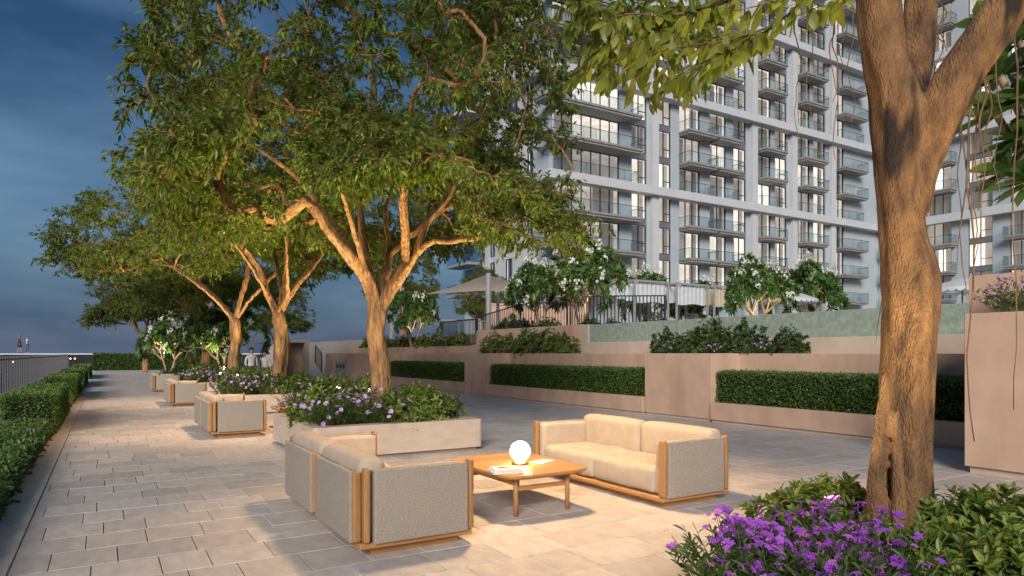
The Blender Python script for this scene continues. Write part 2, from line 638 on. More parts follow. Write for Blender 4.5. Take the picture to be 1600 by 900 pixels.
def join_arrays(parts):
    V, Q, o = [], [], 0
    for v, q in parts:
        V.append(np.asarray(v).reshape(-1, 3))
        Q.append(np.asarray(q).reshape(-1, 4) + o)
        o += len(V[-1])
    return np.vstack(V), np.vstack(Q)

# ================================================================== THE SETTING
rng = np.random.default_rng(7)

# far ground, to the horizon, well below the terrace
m = MB()
m.v += [(-2500, -2500, -4.0), (2500, -2500, -4.0), (2500, 2500, -4.0), (-2500, 2500, -4.0)]
m.f += [(0, 1, 2, 3)]
structure(m.build('ground', 'dark_ground'))

# the paved terrace: a dark bed with single stone pavers laid on it
PAV_Y0, PAV_Y1, PAV_X0, PAV_X1 = -3.0, 74.0, -0.6, 13.05
m = MB()
m.box(-3.4, PAV_Y0, -0.6, PAV_X1, PAV_Y1, -0.02)
terrace = structure(m.build('paved_terrace', 'grout'))

WID = [0.34, 0.45, 0.56, 0.70]
TONES = [0.88, 0.93, 0.98, 1.02, 1.06, 1.10]
COURSE = 0.5
GAP = 0.007


def paver_mesh(w, tone, tint):
    mb = MB().box(GAP / 2, GAP / 2, -0.03, w - GAP / 2, COURSE - GAP / 2, 0.0)
    me = mb.mesh('paver', bevel=0.004, seg=1)
    a = me.color_attributes.new('tone', 'FLOAT_COLOR', 'CORNER')
    c = (tone * (1 + tint), tone, tone * (1 - tint), 1.0)
    for d in a.data:
        d.color = c
    me.materials.append(MAT['paver'])
    return me


PAV = {(w, t): paver_mesh(w, t, 0.02 * ((i % 3) - 1)) for w in WID for i, t in enumerate(TONES)}
cells = []
yy = PAV_Y0
while yy < PAV_Y1 - 0.01:
    xx = PAV_X0 - rng.uniform(0, 0.5)
    while xx < PAV_X1 - 0.25:
        w = float(rng.choice(WID, p=[0.24, 0.36, 0.28, 0.12]))
        x0 = max(xx, PAV_X0)
        x1 = min(xx + w, PAV_X1)
        cells.append((x0, x1, yy, w, xx))
        xx += w
    yy += COURSE
# planters, blocks and the like stand on the paving; the nearest stones in view are laid one by one
vis = []
for i, (x0, x1, y, w, xx) in enumerate(cells):
    c = np.array([(x0 + x1) / 2, y + 0.25, 0])
    d = c @ FWD
    lat = c @ RGT
    ok = d > 1.0 and abs(lat / d) < 0.80 and EYE / d < 0.36 and abs(x1 - x0 - w) < 1e-6
    if 2.7 < c[0] < 5.3 and (9.9 < c[1] < 12.6 or c[1] < 2.9):
        ok = False
    if ok:
        vis.append((d, i))
vis.sort()
single = set(i for _, i in vis[:296])
tv, tf, tt = [], [], []
for i, (x0, x1, y, w, xx) in enumerate(cells):
    tone = float(rng.choice(TONES))
    if i in single:
        link('paver', PAV[(w, tone)], parent=terrace, loc=(x0, y, float(rng.uniform(-0.0015, 0.0015))))
    elif x1 - x0 > 0.012:
        if (y < 2.0 and x0 > 6) or y < 0:
            pass
        b = len(tv)
        z = 0.0
        g = GAP / 2
        tv += [(x0 + g, y + g, z), (x1 - g, y + g, z), (x1 - g, y + COURSE - g, z), (x0 + g, y + COURSE - g, z),
               (x0 + g, y + g, -0.03), (x1 - g, y + g, -0.03), (x1 - g, y + COURSE - g, -0.03), (x0 + g, y + COURSE - g, -0.03)]
        for f in ((0, 1, 2, 3), (4, 5, 1, 0), (5, 6, 2, 1), (6, 7, 3, 2), (7, 4, 0, 3)):
            tf.append(tuple(b + k for k in f))
            tt.append(tone)
me = mesh_quads('far_pavers', tv, tf)
a = me.color_attributes.new('tone', 'FLOAT_COLOR', 'CORNER')
col = np.repeat(np.array(tt, dtype=np.float32), 4)
a.data.foreach_set('color', np.stack([col, col, col, np.ones_like(col)], 1).ravel())
me.materials.append(MAT['paver'])
link('pavers_beyond', me, parent=terrace, stuff=True)

# pale kerb slabs along the hedge
ks = structure(MB().box(-0.955, PAV_Y0, -0.5, -0.605, PAV_Y1, -0.03).build('kerb_strip', 'grout'))
kme = MB().box(-0.35 + 0.003, 0.003, -0.06, -0.003, 1.197, 0.004).mesh('kerb_slab', bevel=0.005, seg=1)
for k in range(64):
    link('kerb_slab', kme, 'kerbstone', ks, (-0.605, PAV_Y0 + 1.2 * k, 0))

# bed behind the hedge, narrow service path and the fence
structure(MB().box(-2.9, 4, -0.5, -0.96, 74, -0.01).build('planting_strip', 'soil'))
structure(MB().box(-3.4, 4, -0.5, -1.85, 100, 0.03).build('service_path', 'concrete'))

fx = -3.05
fence = thing('boundary_fence', 'long dark vertical bar fence running beside the clipped hedges', 'fence', (fx, 26, 0))
MB().box(-0.02, 0, 1.36, 0.02, 70, 1.40).build('top_rail', 'fence_metal', fence)
MB().box(-0.02, 0, 0.08, 0.02, 70, 0.12).build('bottom_rail', 'fence_metal', fence)
pk = MB().box(-0.02, -0.016, 0.03, 0.02, 0.016, 1.50).mesh('picket')
for k in range(100):
    link('picket', pk, 'fence_metal', fence, (0, 0.7 * k, 0))

# sunken court beyond the fence and the raised walkway on the horizon
sr = structure(MB().box(-60, 20, -4.2, -3.5, 79, -2.6).build('sunken_court', 'dark_ground'))
cw = thing('court_planter', 'low grey concrete planter in the dark court beyond the fence', 'planter', (-7.3, 46, -2.6))
MB().box(-2.0, -8, 0, 1.5, 10, 2.9).build('planter_wall', 'court_concrete', cw)
wk = thing('raised_walkway', 'raised walkway with pale edge and glass balustrade on the horizon', 'walkway', (-20, 80, 1.62))
MB().box(-45, 0, -0.16, 60, 6, -0.02).build('deck', 'deck_edge', wk)
MB().box(-45, 0.12, -4.4, 60, 0.6, -0.165).build('retaining_wall', 'dark_ground', wk)
MB().box(-45, 0.10, -0.018, 60, 0.125, 1.10).build('glass_balustrade', 'clear_glass', wk)
MB().box(-45, 0.095, 1.102, 60, 0.13, 1.135).build('handrail', 'fence_metal', wk)

for i, (px, py, d) in enumerate([(20, 565, 50), (110, 560, 60), (117, 560, 62)]):
    p = at(px, py, d)
    b = thing('court_light', ['round white light in the court, seen through the fence near its left end',
                              'small white light in the court, left of a close pair', 'small white light in the court, right of a close pair'][i],
              'light', (p[0], p[1], p[2] - 1.2), group='lights in the sunken court')
    MB().tube([(0, 0, -1.9), (0, 0, 1.12)], 0.03, 6).build('post', 'rail_metal', b)
    MB().lathe([(0.02, 1.12), (0.05, 1.14), (0.065, 1.18), (0.05, 1.22), (0.02, 1.24)], 10).build('lamp', 'fixture_light', b, smooth=True)

# ------------------------------------------------------------------ retaining wall with hedge niches
XW = 12.1
tw = thing('terraced_wall', 'stepped pink plaster retaining wall with recessed hedge niches', 'wall', (XW, 0, 0))
NICHES = [(2.0, 11.04), (13.29, 21.8), (23.6, 32.0)]
BLOCKS = [(11.04, 13.29), (21.8, 23.6), (32.0, 43.0)]
for (y0, y1) in NICHES:
    MB().box(0.985, y0 - 0.002, -0.02, 1.9, y1 + 0.002, 1.595).build('back_wall', 'plaster', tw, bevel=0.006, seg=1)
    MB().box(-0.06, y0 + 0.03, 0.06, 0.13, y1 - 0.03, 0.46).build('planter_front', 'plaster', tw, bevel=0.008, seg=1)
    MB().box(-0.02, y0 + 0.05, -0.02, 0.12, y1 - 0.05, 0.058).build('base_strip', 'travertine', tw)
    MB().box(0.132, y0 + 0.002, -0.02, 0.983, y1 - 0.002, 0.40).build('soil', 'soil', tw)
for (y0, y1) in BLOCKS:
    MB().box(0.0, y0, 0.06, 1.9, y1, 1.6).build('block', 'plaster', tw, bevel=0.006, seg=1)
    MB().box(0.03, y0 + 0.02, -0.02, 1.8, y1 - 0.02, 0.058).build('base_strip', 'travertine', tw)

# ledge and rippled water wall above it
structure(MB().box(14.0, -6, -0.02, 15.0, 32, 1.59).build('tier_fill', 'soil'))
lw = thing('ledge_wall', 'long pale cream ledge under the rippled green water wall', 'wall', (13.85, 0, 1.6))
MB().box(0, 3.0, -0.2, 0.30, 18.35, 0.36).build('ledge', 'plaster_cream', lw, bevel=0.01, seg=1)
ww = thing('water_wall', 'long rippled green water wall of the raised pool', 'water wall', (14.16, 0, 1.6))
MB().box(0, 3.0, 0.0, 0.35, 18.3, 0.97).build('rippled_face', 'water_wall', ww, bevel=0.01, seg=1)
MB().box(-0.05, 18.32, 0.0, 0.38, 18.75, 0.985).build('end_pier', 'plaster_cream', ww)
pw = thing('pool_terrace_wall', 'pink plaster wall end beside the water wall with shrubs in front', 'wall', (14.1, 18.76, 1.5))
MB().box(0, 0, 0, 0.35, 7.6, 1.1).build('wall_face', 'plaster', pw, bevel=0.006, seg=1)
structure(MB().box(14.52, -30, -4, 140, 75, 2.5).build('upper_terrace', 'kerbstone'))
uw = thing('shrub_ledge_wall', 'long low plaster ledge with shrubs and purple flowers behind the ficus row', 'wall', (13.4, 24.2, 1.0))
MB().box(0, 0, 0, 1.1, 18.8, 0.92).build('ledge_face', 'plaster', uw, bevel=0.006, seg=1)

# cabinet with three round vents
cb = thing('service_cabinet', 'grey cabinet with three round vents set in the plaster wall', 'cabinet', (XW - 0.01, 39.6, 0))
MB().box(-0.06, -1.0, 0, 0.0, 1.0, 1.10).build('door', 'grey_paint', cb)
MB().box(-0.10, -1.12, 1.1, 0.0, 1.12, 1.18).build('hood', 'plaster_cream', cb)
for s in (-0.6, 0, 0.6):
    v = MB()
    ring = [(-0.075, s + 0.2 * math.cos(a), 0.82 + 0.14 * math.sin(a)) for a in np.linspace(0, 2 * math.pi, 15)[:-1]]
    ring2 = [(-0.062, p[1], p[2]) for p in ring]
    v.v = ring + ring2
    v.f = [tuple(range(14))] + [(i, (i + 1) % 14, 14 + (i + 1) % 14, 14 + i) for i in range(14)]
    v.build('vent', 'frame_dark', cb)

kb = thing('stair_kiosk', 'small pale cream stair kiosk with open doorway behind the ficus trunks', 'kiosk', (11.1, 47.2, 0))
MB().box(-0.85, 0, 0, -0.55, 1.6, 2.33).build('side_wall', 'plaster_cream', kb)
MB().box(0.75, 0, 0, 1.05, 1.6, 2.33).build('side_wall', 'plaster_cream', kb)
MB().box(-0.85, 0, 2.333, 1.05, 1.7, 2.55).build('roof', 'plaster_cream', kb)
MB().box(-0.548, 0.9, 0, 0.748, 1.2, 2.33).build('back_wall', 'plaster', kb)


def railing(name, label, pts, h, mat='rail_metal', step=0.13, w=0.022):
    """Picket railing along a polyline; pickets are parts of their own."""
    pts = [np.array(p, float) for p in pts]
    t = thing(name, label, 'railing', tuple(pts[0]), group='picket railings on the terraces')
    o = pts[0]
    pkm = MB().box(-w / 2, -w / 2, 0.06, w / 2, w / 2, h - 0.02).mesh('picket')
    psm = MB().box(-0.03, -0.03, 0, 0.03, 0.03, h + 0.02).mesh('post')
    for a, b in zip(pts[:-1], pts[1:]):
        MB().tube([a - o + (0, 0, h), b - o + (0, 0, h)], 0.03, 6).build('top_rail', mat, t)
        MB().tube([a - o + (0, 0, 0.07), b - o + (0, 0, 0.07)], 0.02, 6).build('bottom_rail', mat, t)
        n = max(2, int(np.linalg.norm(b - a) / step))
        for k in range(1, n):
            p = a + (b - a) * k / n - o
            link('picket', pkm, mat, t, tuple(p))
        link('post', psm, mat, t, tuple(a - o))
    link('post', psm, mat, t, tuple(pts[-1] - o))
    return t


railing('terrace_railing', 'dark picket railing at the corner of the raised pool terrace beside the cabanas',
        [(16.5, 22.6, 2.62), (16.6, 21.2, 2.62), (18.9, 19.6, 2.62)], 1.25, 'rail_metal', 0.14, 0.03)
railing('stair_railing', 'dark sloping stair railing between the shrubs and the small flowering tree',
        [(14.7, 27.5, 2.1), (15.3, 24.6, 2.55), (16.4, 22.7, 2.6)], 1.15)
railing('ledge_railing', 'short dark picket railing standing on the shrub ledge beside the pink wall end',
        [(14.4, 30.6, 1.95), (14.4, 26.8, 1.95)], 1.2)
railing('kiosk_stair_railing', 'short dark sloping railing in the gap beside the stair kiosk',
        [(11.9, 43.2, 0.35), (12.4, 46.6, 0.9)], 1.25, 'rail_metal', 0.5, 0.025)

# big plaster blocks on the right
rb = thing('plaster_block', 'large pink plaster block at the right edge with a dark reveal at its foot', 'block', (9.88, 4.6, 0))
MB().box(0, -7, 0.09, 0.85, 0, 2.13).build('block_face', 'plaster', rb, bevel=0.008, seg=1)
MB().box(0.05, -6.9, -0.02, 0.8, -0.05, 0.088).build('plinth', 'travertine', rb)
rb2 = thing('tall_plaster_block', 'taller pink plaster block rising behind the large right block', 'block', (10.76, 4.95, 0))
MB().box(0, -8, -0.02, 1.3, 0, 2.72).build('block_face', 'plaster', rb2, bevel=0.008, seg=1)

# ------------------------------------------------------------------ apartment building
FH = 3.367
Z0 = 8.1 - FH
NF = 16
bld = thing('apartment_building', 'tall pale apartment block with white bands, lit windows and glass balconies', 'building', (35.5, 52, 2.5))
OX, OY, OZ = 35.5, 52.0, 2.5
_cache = {}


def window_meshes(w, h, kind):
    key = (round(w, 2), round(h, 2), kind)
    if key in _cache:
        return _cache[key]
    fr = MB()
    t = 0.07
    fr.box(0, 0.02, 0, t, 0.16, h).box(w - t, 0.02, 0, w, 0.16, h).box(t, 0.02, 0, w - t, 0.16, t).box(t, 0.02, h - t, w - t, 0.16, h)
    n = 2 if kind == 'narrow' else max(2, int(round(w / 1.15)))
    for k in range(1, n):
        x = w * k / n
        fr.box(x - 0.035, 0.03, t, x + 0.035, 0.15, h - t)
    if kind == 'narrow':
        fr.box(w / 2 + 0.035, 0.03, 0.85, w - t, 0.15, 0.92)
    fm = fr.mesh('window')
    pm = MB().box(t, 0.09, t, w - t, 0.10, h - t).mesh('pane')
    rm = MB()
    D = 2.2
    rm.v = [(0.02, 0.2, 0.02), (w - 0.02, 0.2, 0.02), (w - 0.02, D, 0.02), (0.02, D, 0.02), (0.02, 0.2, h - 0.02), (w - 0.02, 0.2, h - 0.02), (w - 0.02, D, h - 0.02), (0.02, D, h - 0.02)]
    rm.f = [(0, 1, 2, 3), (4, 7, 6, 5), (1, 5, 6, 2), (3, 2, 6, 7), (0, 3, 7, 4)]
    rmm = rm.mesh('room')
    cms = []
    for var in range(4):
        cu = MB()
        spans = [[(0.05, 0.32)], [(0.05, 0.45), (0.72, 0.95)], [(0.05, 0.95)], [(0.62, 0.95)]][var]
        for (a, b) in spans:
            xs = np.linspace(a * w, b * w, 2 * max(3, int((b - a) * w / 0.22)) + 1)
            base = len(cu.v)
            for i, x in enumerate(xs):
                y = 0.38 + (0.06 if i % 2 else -0.03)
                cu.v += [(x, y, 0.06), (x, y, h - 0.05)]
            for i in range(len(xs) - 1):
                cu.f.append((base + 2 * i, base + 2 * i + 2, base + 2 * i + 3, base + 2 * i + 1))
        cms.append(cu.mesh('curtain', smooth=True))
    _cache[key] = (fm, pm, rmm, cms)
    return _cache[key]


def add_window(x, y, z, w, h, kind, rz=0.0, curtain=True):
    fm, pm, rmm, cms = window_meshes(w, h, kind)
    o = link('window', fm, 'frame_dark', bld, (x - OX, y - OY, z - OZ), (0, 0, rz))
    link('pane', pm, 'pane', o)
    link('room', rmm, 'room', o)
    if curtain:
        link('curtain', cms[int(rng.integers(0, 4))], 'curtain', o)
    return o


def balcony_meshes(w, dep):
    key = ('b', round(w, 2), round(dep, 2))
    if key in _cache:
        return _cache[key]
    sl = MB().box(0, -dep, -0.10, w, 0.0, 0.12).box(0.12, -dep + 0.12, -0.30, w - 0.12, 0.0, -0.102).mesh('balcony')
    gl = MB().box(0.05, -dep + 0.04, 0.122, w - 0.05, -dep + 0.06, 1.12).box(0.03, -dep + 0.08, 0.122, 0.05, -0.02, 1.12).box(w - 0.05, -dep + 0.08, 0.122, w - 0.03, -0.02, 1.12).mesh('glass_railing')
    rl = MB().box(0.03, -dep + 0.02, 1.122, w - 0.03, -dep + 0.07, 1.16).box(0.02, -dep + 0.075, 1.122, 0.06, -0.02, 1.16).box(w - 0.06, -dep + 0.075, 1.122, w - 0.02, -0.02, 1.16)
    n = max(2, int(w / 1.4))
    for k in range(n + 1):
        x = 0.06 + (w - 0.12) * k / n
        rl.box(x - 0.012, -dep + 0.062, 0.122, x + 0.012, -dep + 0.075, 1.12)
    _cache[key] = (sl, gl, rl.mesh('handrail'))
    return _cache[key]


def add_balcony(x, y, z, w, dep, rz=0.0):
    sl, gl, rl = balcony_meshes(w, dep)
    o = link('balcony', sl, 'slab_grey', bld, (x - OX, y - OY, z - OZ), (0, 0, rz))
    link('glass_railing', gl, 'balcony_glass', o)
    link('handrail', rl, 'frame_dark', o)


def bpart(name, mat, x0, y0, z0, x1, y1, z1):
    return MB().box(x0 - OX, y0 - OY, z0 - OZ, x1 - OX, y1 - OY, z1 - OZ).build(name, mat, bld)


ZT = 60.0
# core, set back behind the rooms
bpart('core_wall', 'facade_panel', 35.9, 54.45, 2.5, 88.6, 70, ZT)
bpart('core_wall', 'facade_panel', 91.45, 26.0, 2.5, 104, 54.4, ZT)
# front facade: columns of windows (x0, x1, kind, balcony right end or None, depth)
COLS = [(35.9, 44.0, 'wide', 45.5, 1.9), (45.6, 47.6, 'narrow', None, 0),
        (49.1, 51.0, 'narrow', None, 0), (52.2, 55.3, 'wide', 56.5, 1.6), (56.8, 59.4, 'wide', 60.5, 1.6), (60.6, 62.7, 'narrow', None, 0),
        (64.3, 67.0, 'wide', 68.1, 1.6), (67.7, 69.9, 'narrow', None, 0),
        (71.5, 74.3, 'wide', 75.9, 1.6), (75.0, 77.4, 'narrow', None, 0),
        (79.3, 81.3, 'wide', 84.2, 1.6)]
edges = [35.5] + [v for c in COLS for v in (c[0], c[1])] + [89.0]
for k in range(0, len(edges), 2):
    a, b = edges[k], edges[k + 1]
    if b - a > 0.05:
        bpart('wall_panel', 'facade_panel', a, 52.0, 2.5, b, 54.4, ZT)
for c in (48.35, 63.6, 70.75, 78.4):
    bpart('pilaster', 'facade_white', c - 0.45, 51.45, 2.5, c + 0.45, 51.995, ZT)
BANDS = [8.1, 18.2, 28.3, 38.4, 48.5]
for z in BANDS:
    if z > 9:
        bpart('band', 'facade_white', 34.6, 50.9, z - 0.48, 89.6, 51.99, z + 0.36)
for i in range(NF):
    z = Z0 + FH * i
    for (x0, x1, kind, bal, dep) in COLS:
        d = (np.array([x1, 52, 0]) @ FWD)
        if z > EYE + 560 * d / FPX or z < 5.5:
            continue
        if kind == 'narrow':
            add_window(x0, 52.1, z + 0.50, x1 - x0, FH - 0.62, kind)
            bpart('spandrel', 'spandrel', x0, 52.12, z - 0.12, x1, 52.4, z + 0.50)
        else:
            add_window(x0, 52.1, z + 0.14, x1 - x0, FH - 0.42, kind)
            bpart('spandrel', 'facade_panel', x0, 52.12, z - 0.28, x1, 52.4, z + 0.14)
            if min(abs(z - bz) for bz in BANDS[1:]) < 0.5:
                # the band itself is the floor edge: only the glass stands here
                sl, gl, rl = balcony_meshes(bal - x0, 1.0)
                o = link('glass_railing', gl, 'balcony_glass', bld, (x0 - OX, 0, z + 0.35 - OZ))
                link('handrail', rl, 'frame_dark', o)
            else:
                bx = x0 - (2.2 if x0 < 40 else 0.1)
                add_balcony(bx, 52.0, z, bal - bx, dep)
# side facade (faces the path)
for (y0, y1) in ((52.0, 54.2), (56.0, 58.6), (60.2, 62.2), (63.4, 64.4)):
    bpart('wall_panel', 'facade_white', 35.5, y0 + (2.42 if y0 == 52.0 else 0), 2.5, 35.88, y1 + (0.5 if y0 == 52.0 else 0), ZT)
for z in BANDS:
    if 9 < z < 45:
        bpart('band', 'facade_white', 34.5, 52.0, z - 0.548, 35.49, 64.8, z + 0.448)
        bpart('band', 'facade_white', 33.4, 64.9, z - 0.5, 35.49, 70.5, z + 0.1)
for i in range(1, 11):
    z = Z0 + FH * i
    for (y0, y1, kind) in ((54.72, 55.98, 'narrow'), (58.6, 60.2, 'narrow'), (62.2, 63.4, 'narrow')):
        add_window(35.62, y1, z + 0.45, y1 - y0, FH - 0.6, kind, -math.pi / 2)
        bpart('spandrel', 'facade_white', 35.64, y0, z - 0.14, 35.87, y1, z + 0.44)
    bpart('blue_pane', 'blue_glass', 35.5, 64.6, z + 0.15, 35.6, 69.8, z + FH - 0.1)
    bpart('balcony_slab', 'slab_grey', 33.6, 64.9, z - 0.2, 35.45, 70.2, z + 0.1)
    bpart('balcony_pane', 'blue_glass', 33.65, 64.95, z + 0.102, 33.7, 70.1, z + 1.15)
bpart('core_wall', 'facade_panel', 35.88, 64.45, 2.5, 36.4, 70, ZT)
# right wing, facing the path
WC = [(50.6, 48.0, 'wide', 46.9), (45.9, 42.9, 'wide', 42.2), (41.0, 38.4, 'narrow', None), (36.6, 33.4, 'wide', 32.2), (31.0, 28.6, 'narrow', None)]
ed = [52.0] + [v for c in WC for v in (c[0], c[1])] + [26.0]
for k in range(0, len(ed), 2):
    bpart('wall_panel', 'facade_panel', 89.02, ed[k + 1], 2.5, 91.4, ed[k] - (0.02 if k == 0 else 0), ZT)
for z in BANDS:
    if z > 9:
        bpart('band', 'facade_white', 87.95, 26, z - 0.552, 89.0, 50.85, z + 0.452)
for i in range(NF):
    z = Z0 + FH * i
    if z < 5 or z > 50:
        continue
    for (ya, yb, kind, bal) in WC:
        w = ya - yb
        if kind == 'narrow':
            add_window(89.1, ya, z + 0.5, w, FH - 0.62, kind, -math.pi / 2)
            bpart('spandrel', 'spandrel', 89.12, yb, z - 0.12, 89.4, ya, z + 0.5)
        else:
            add_window(89.1, ya, z + 0.14, w, FH - 0.42, kind, -math.pi / 2)
            bpart('spandrel', 'facade_panel', 89.12, yb, z - 0.28, 89.4, ya, z + 0.14)
            if min(abs(z - bz) for bz in BANDS[1:]) > 0.5:
                add_balcony(89.02, ya + 0.2, z, ya - bal + 0.2, 1.5, -math.pi / 2)

# ================================================================== VEGETATION


def sway(p, s):
    return math.sin(p[0] * 1.9 + s) + math.sin(p[1] * 2.1 + 1.7 * s) + math.sin(p[2] * 2.6 + 0.6 * s)


def grow_tree(seed, limbs, trunk_rad, targets, leaf_len=(0.095, 0.15), twigs=7, per_twig=11, pipe=0.0055, sides_max=18):
    """Main limbs are given; finer branches reach out from them to the leaf clusters. Returns wood and leaf arrays."""
    rg = np.random.default_rng(seed)
    pos, par, trunk_r = [], [], []
    for li, (pts, r0, r1) in enumerate(limbs):
        S = catmull(pts, 0.16)
        n = len(S)
        if li == 0:
            prev = -1
        else:
            A = np.array(pos)
            prev = int(np.argmin(np.linalg.norm(A - S[0], axis=1)))
            S = S[1:]
        for k, p in enumerate(S):
            j = rg.normal(0, 0.012, 3)
            pos.append(p + (j if k > 1 else 0))
            par.append(prev)
            trunk_r.append((r0 + (r1 - r0) * (k / max(1, n - 1)) ** 0.7) * (1.0 if li == 0 else 0.68))
            prev = len(pos) - 1
    nl = len(pos)
    fork = np.array(limbs[0][0][-1])
    order = np.argsort(np.linalg.norm(targets - fork, axis=1))
    ends = []
    start_ok = len(catmull(limbs[0][0], 0.16)) - 1
    for ti in order:
        T = targets[ti]
        A = np.array(pos)
        d = np.linalg.norm(A - T, axis=1)
        d = d + np.where(A[:, 2] > T[2] + 0.25, (A[:, 2] - T[2]) * 1.2, 0)
        d[:start_ok] += 5.0
        i = int(np.argmin(d))
        p0 = A[i]
        L = np.linalg.norm(T - p0)
        pdir = p0 - A[par[i]] if par[i] >= 0 else np.array([0, 0, 1.0])
        pdir = pdir / max(np.linalg.norm(pdir), 1e-6)
        c = p0 + pdir * L * 0.38 + np.array([0, 0, 0.10 * L])
        n = max(2, int(L / 0.2))
        prev = i
        for k in range(1, n + 1):
            t = k / n
            q = (1 - t) ** 2 * p0 + 2 * t * (1 - t) * c + t * t * T
            if k < n:
                q = q + rg.normal(0, 0.03, 3)
            pos.append(q)
            par.append(prev)
            trunk_r.append(0.0)
            prev = len(pos) - 1
        ends.append(prev)
    P = np.array(pos)
    N = len(P)
    cnt = np.zeros(N)
    cnt[ends] += 1
    for i in range(N - 1, -1, -1):
        if par[i] >= 0:
            cnt[par[i]] += cnt[i]
    rad = np.maximum(0.0055, pipe * np.maximum(cnt, 0.5) ** 0.46)
    rad = np.maximum(rad, np.array(trunk_r))
    kids = [[] for _ in range(N)]
    for i in range(N):
        if par[i] >= 0:
            kids[par[i]].append(i)
    wood = []
    stack = [(0, None)]
    while stack:
        s, frm = stack.pop()
        ch = [] if frm is None else [frm]
        i = s
        while True:
            ch.append(i)
            if not kids[i]:
                break
            ks = sorted(kids[i], key=lambda k: -rad[k] - 1e-4 * cnt[k])
            for k in ks[1:]:
                stack.append((k, i))
            i = ks[0]
        if len(ch) < 2:
            continue
        rr = rad[ch].copy()
        if frm is not None:
            rr[0] = min(rr[0], rr[1] * 1.35)
        sides = sides_max if rr.max() > 0.09 else (8 if rr.max() > 0.03 else (5 if rr.max() > 0.014 else 4))
        V, Q = tube_arrays(P[ch], rr, sides)
        if rr.max() > 0.09:                                   # fluted, uneven trunk
            n = sides
            VV = V.reshape(-1, n, 3)
            for a in range(len(ch)):
                z = P[ch[a]][2]
                for b in range(n):
                    w = 0.15 * math.sin(3 * 2 * math.pi * b / n + 1.3 * z + seed) + 0.10 * math.sin(5 * 2 * math.pi * b / n - 2.1 * z) + rg.normal(0, 0.02)
                    VV[a, b] = P[ch[a]] + (VV[a, b] - P[ch[a]]) * (1 + w)
            V = VV.reshape(-1, 3)
        wood.append((V, Q))
    # leaf sprays
    LP, LD, LN, LL = [], [], [], []
    cen = targets.mean(axis=0)
    for e in ends:
        E = P[e]
        out = unit(E - P[par[e]])
        for k in range(twigs):
            d = unit(rg.normal(0, 1, 3) * np.array([1, 1, 0.6]) + out * 0.9 + np.array([0, 0, -0.05]))
            L = rg.uniform(0.22, 0.46)
            tip = E + d * L + np.array([0, 0, -0.10 * L])
            wood.append(tube_arrays(np.array([E, E + d * L * 0.55, tip]), np.array([0.005, 0.004, 0.002]), 3))
            s = rg.uniform(0.15, 1.0, per_twig)[:, None]
            base = E + (tip - E) * s
            dd = unit(d * 0.75 + rg.normal(0, 0.62, (per_twig, 3)) + np.array([0, 0, -0.50]))
            LP.append(base)
            LD.append(dd)
            LN.append(unit(rg.normal(0, 0.55, (per_twig, 3)) + np.array([0, 0, 1.0])))
            LL.append(rg.uniform(leaf_len[0], leaf_len[1], per_twig))
    LP, LD, LN, LL = map(np.concatenate, (LP, LD, LN, LL))
    leaves = leaf_arrays(LP, LD, LN, LL, LL * 0.38, droop=0.2)
    return join_arrays(wood), leaves


def crown_targets(seed, n, R, zb, zt, cx=0.0, cy=0.0, skew=None, hole=-0.9, low=0.48, dome=0.55):
    """Cluster points in an umbrella-shaped crown: R(azimuth), bottom and top heights, with gaps."""
    rg = np.random.default_rng(seed)
    out = []
    while len(out) < n:
        th = rg.uniform(0, 2 * math.pi)
        Rm = R(th) * (1 + 0.10 * math.sin(5 * th + seed) + 0.07 * math.sin(9 * th + 2 * seed))
        rr = math.sqrt(rg.uniform(0.02, 1))
        x, y = rr * Rm * math.cos(th), rr * Rm * math.sin(th)
        mid = zb + (zt - zb) * 0.25
        lo = zb + 0.35 * math.sin(1.9 * x + seed) * math.cos(1.7 * y) + 1.25 * (1 - rr) ** 0.9
        hi = mid + (zt - mid) * (1 - rr ** 2.2) ** dome
        u = rg.uniform()
        if u < low:
            z = lo + abs(rg.normal(0, 0.28))
        elif u < low + 0.27:
            z = hi - abs(rg.normal(0, 0.35))
        else:
            z = rg.uniform(lo, max(lo + 0.1, hi))
        if z > hi + 0.2:
            continue
        p = np.array([x + cx, y + cy, z])
        if sway(p * 1.25, seed) < hole:
            continue
        out.append(p)
    return np.array(out)


def ivec(u, v, z):
    """Local vector: u along the picture's right, v away from the lens, z up."""
    return RGT * u + FWD * v + UP * z


def az_of(u, v):
    w = RGT * u + FWD * v
    return math.atan2(w[1], w[0])


def tree_meshes(name, arrays):
    (wv, wq), (lv, lq) = arrays
    return mesh_quads(name + '_wood', wv, wq, smooth=True), mesh_quads(name + '_leaves', lv, lq)


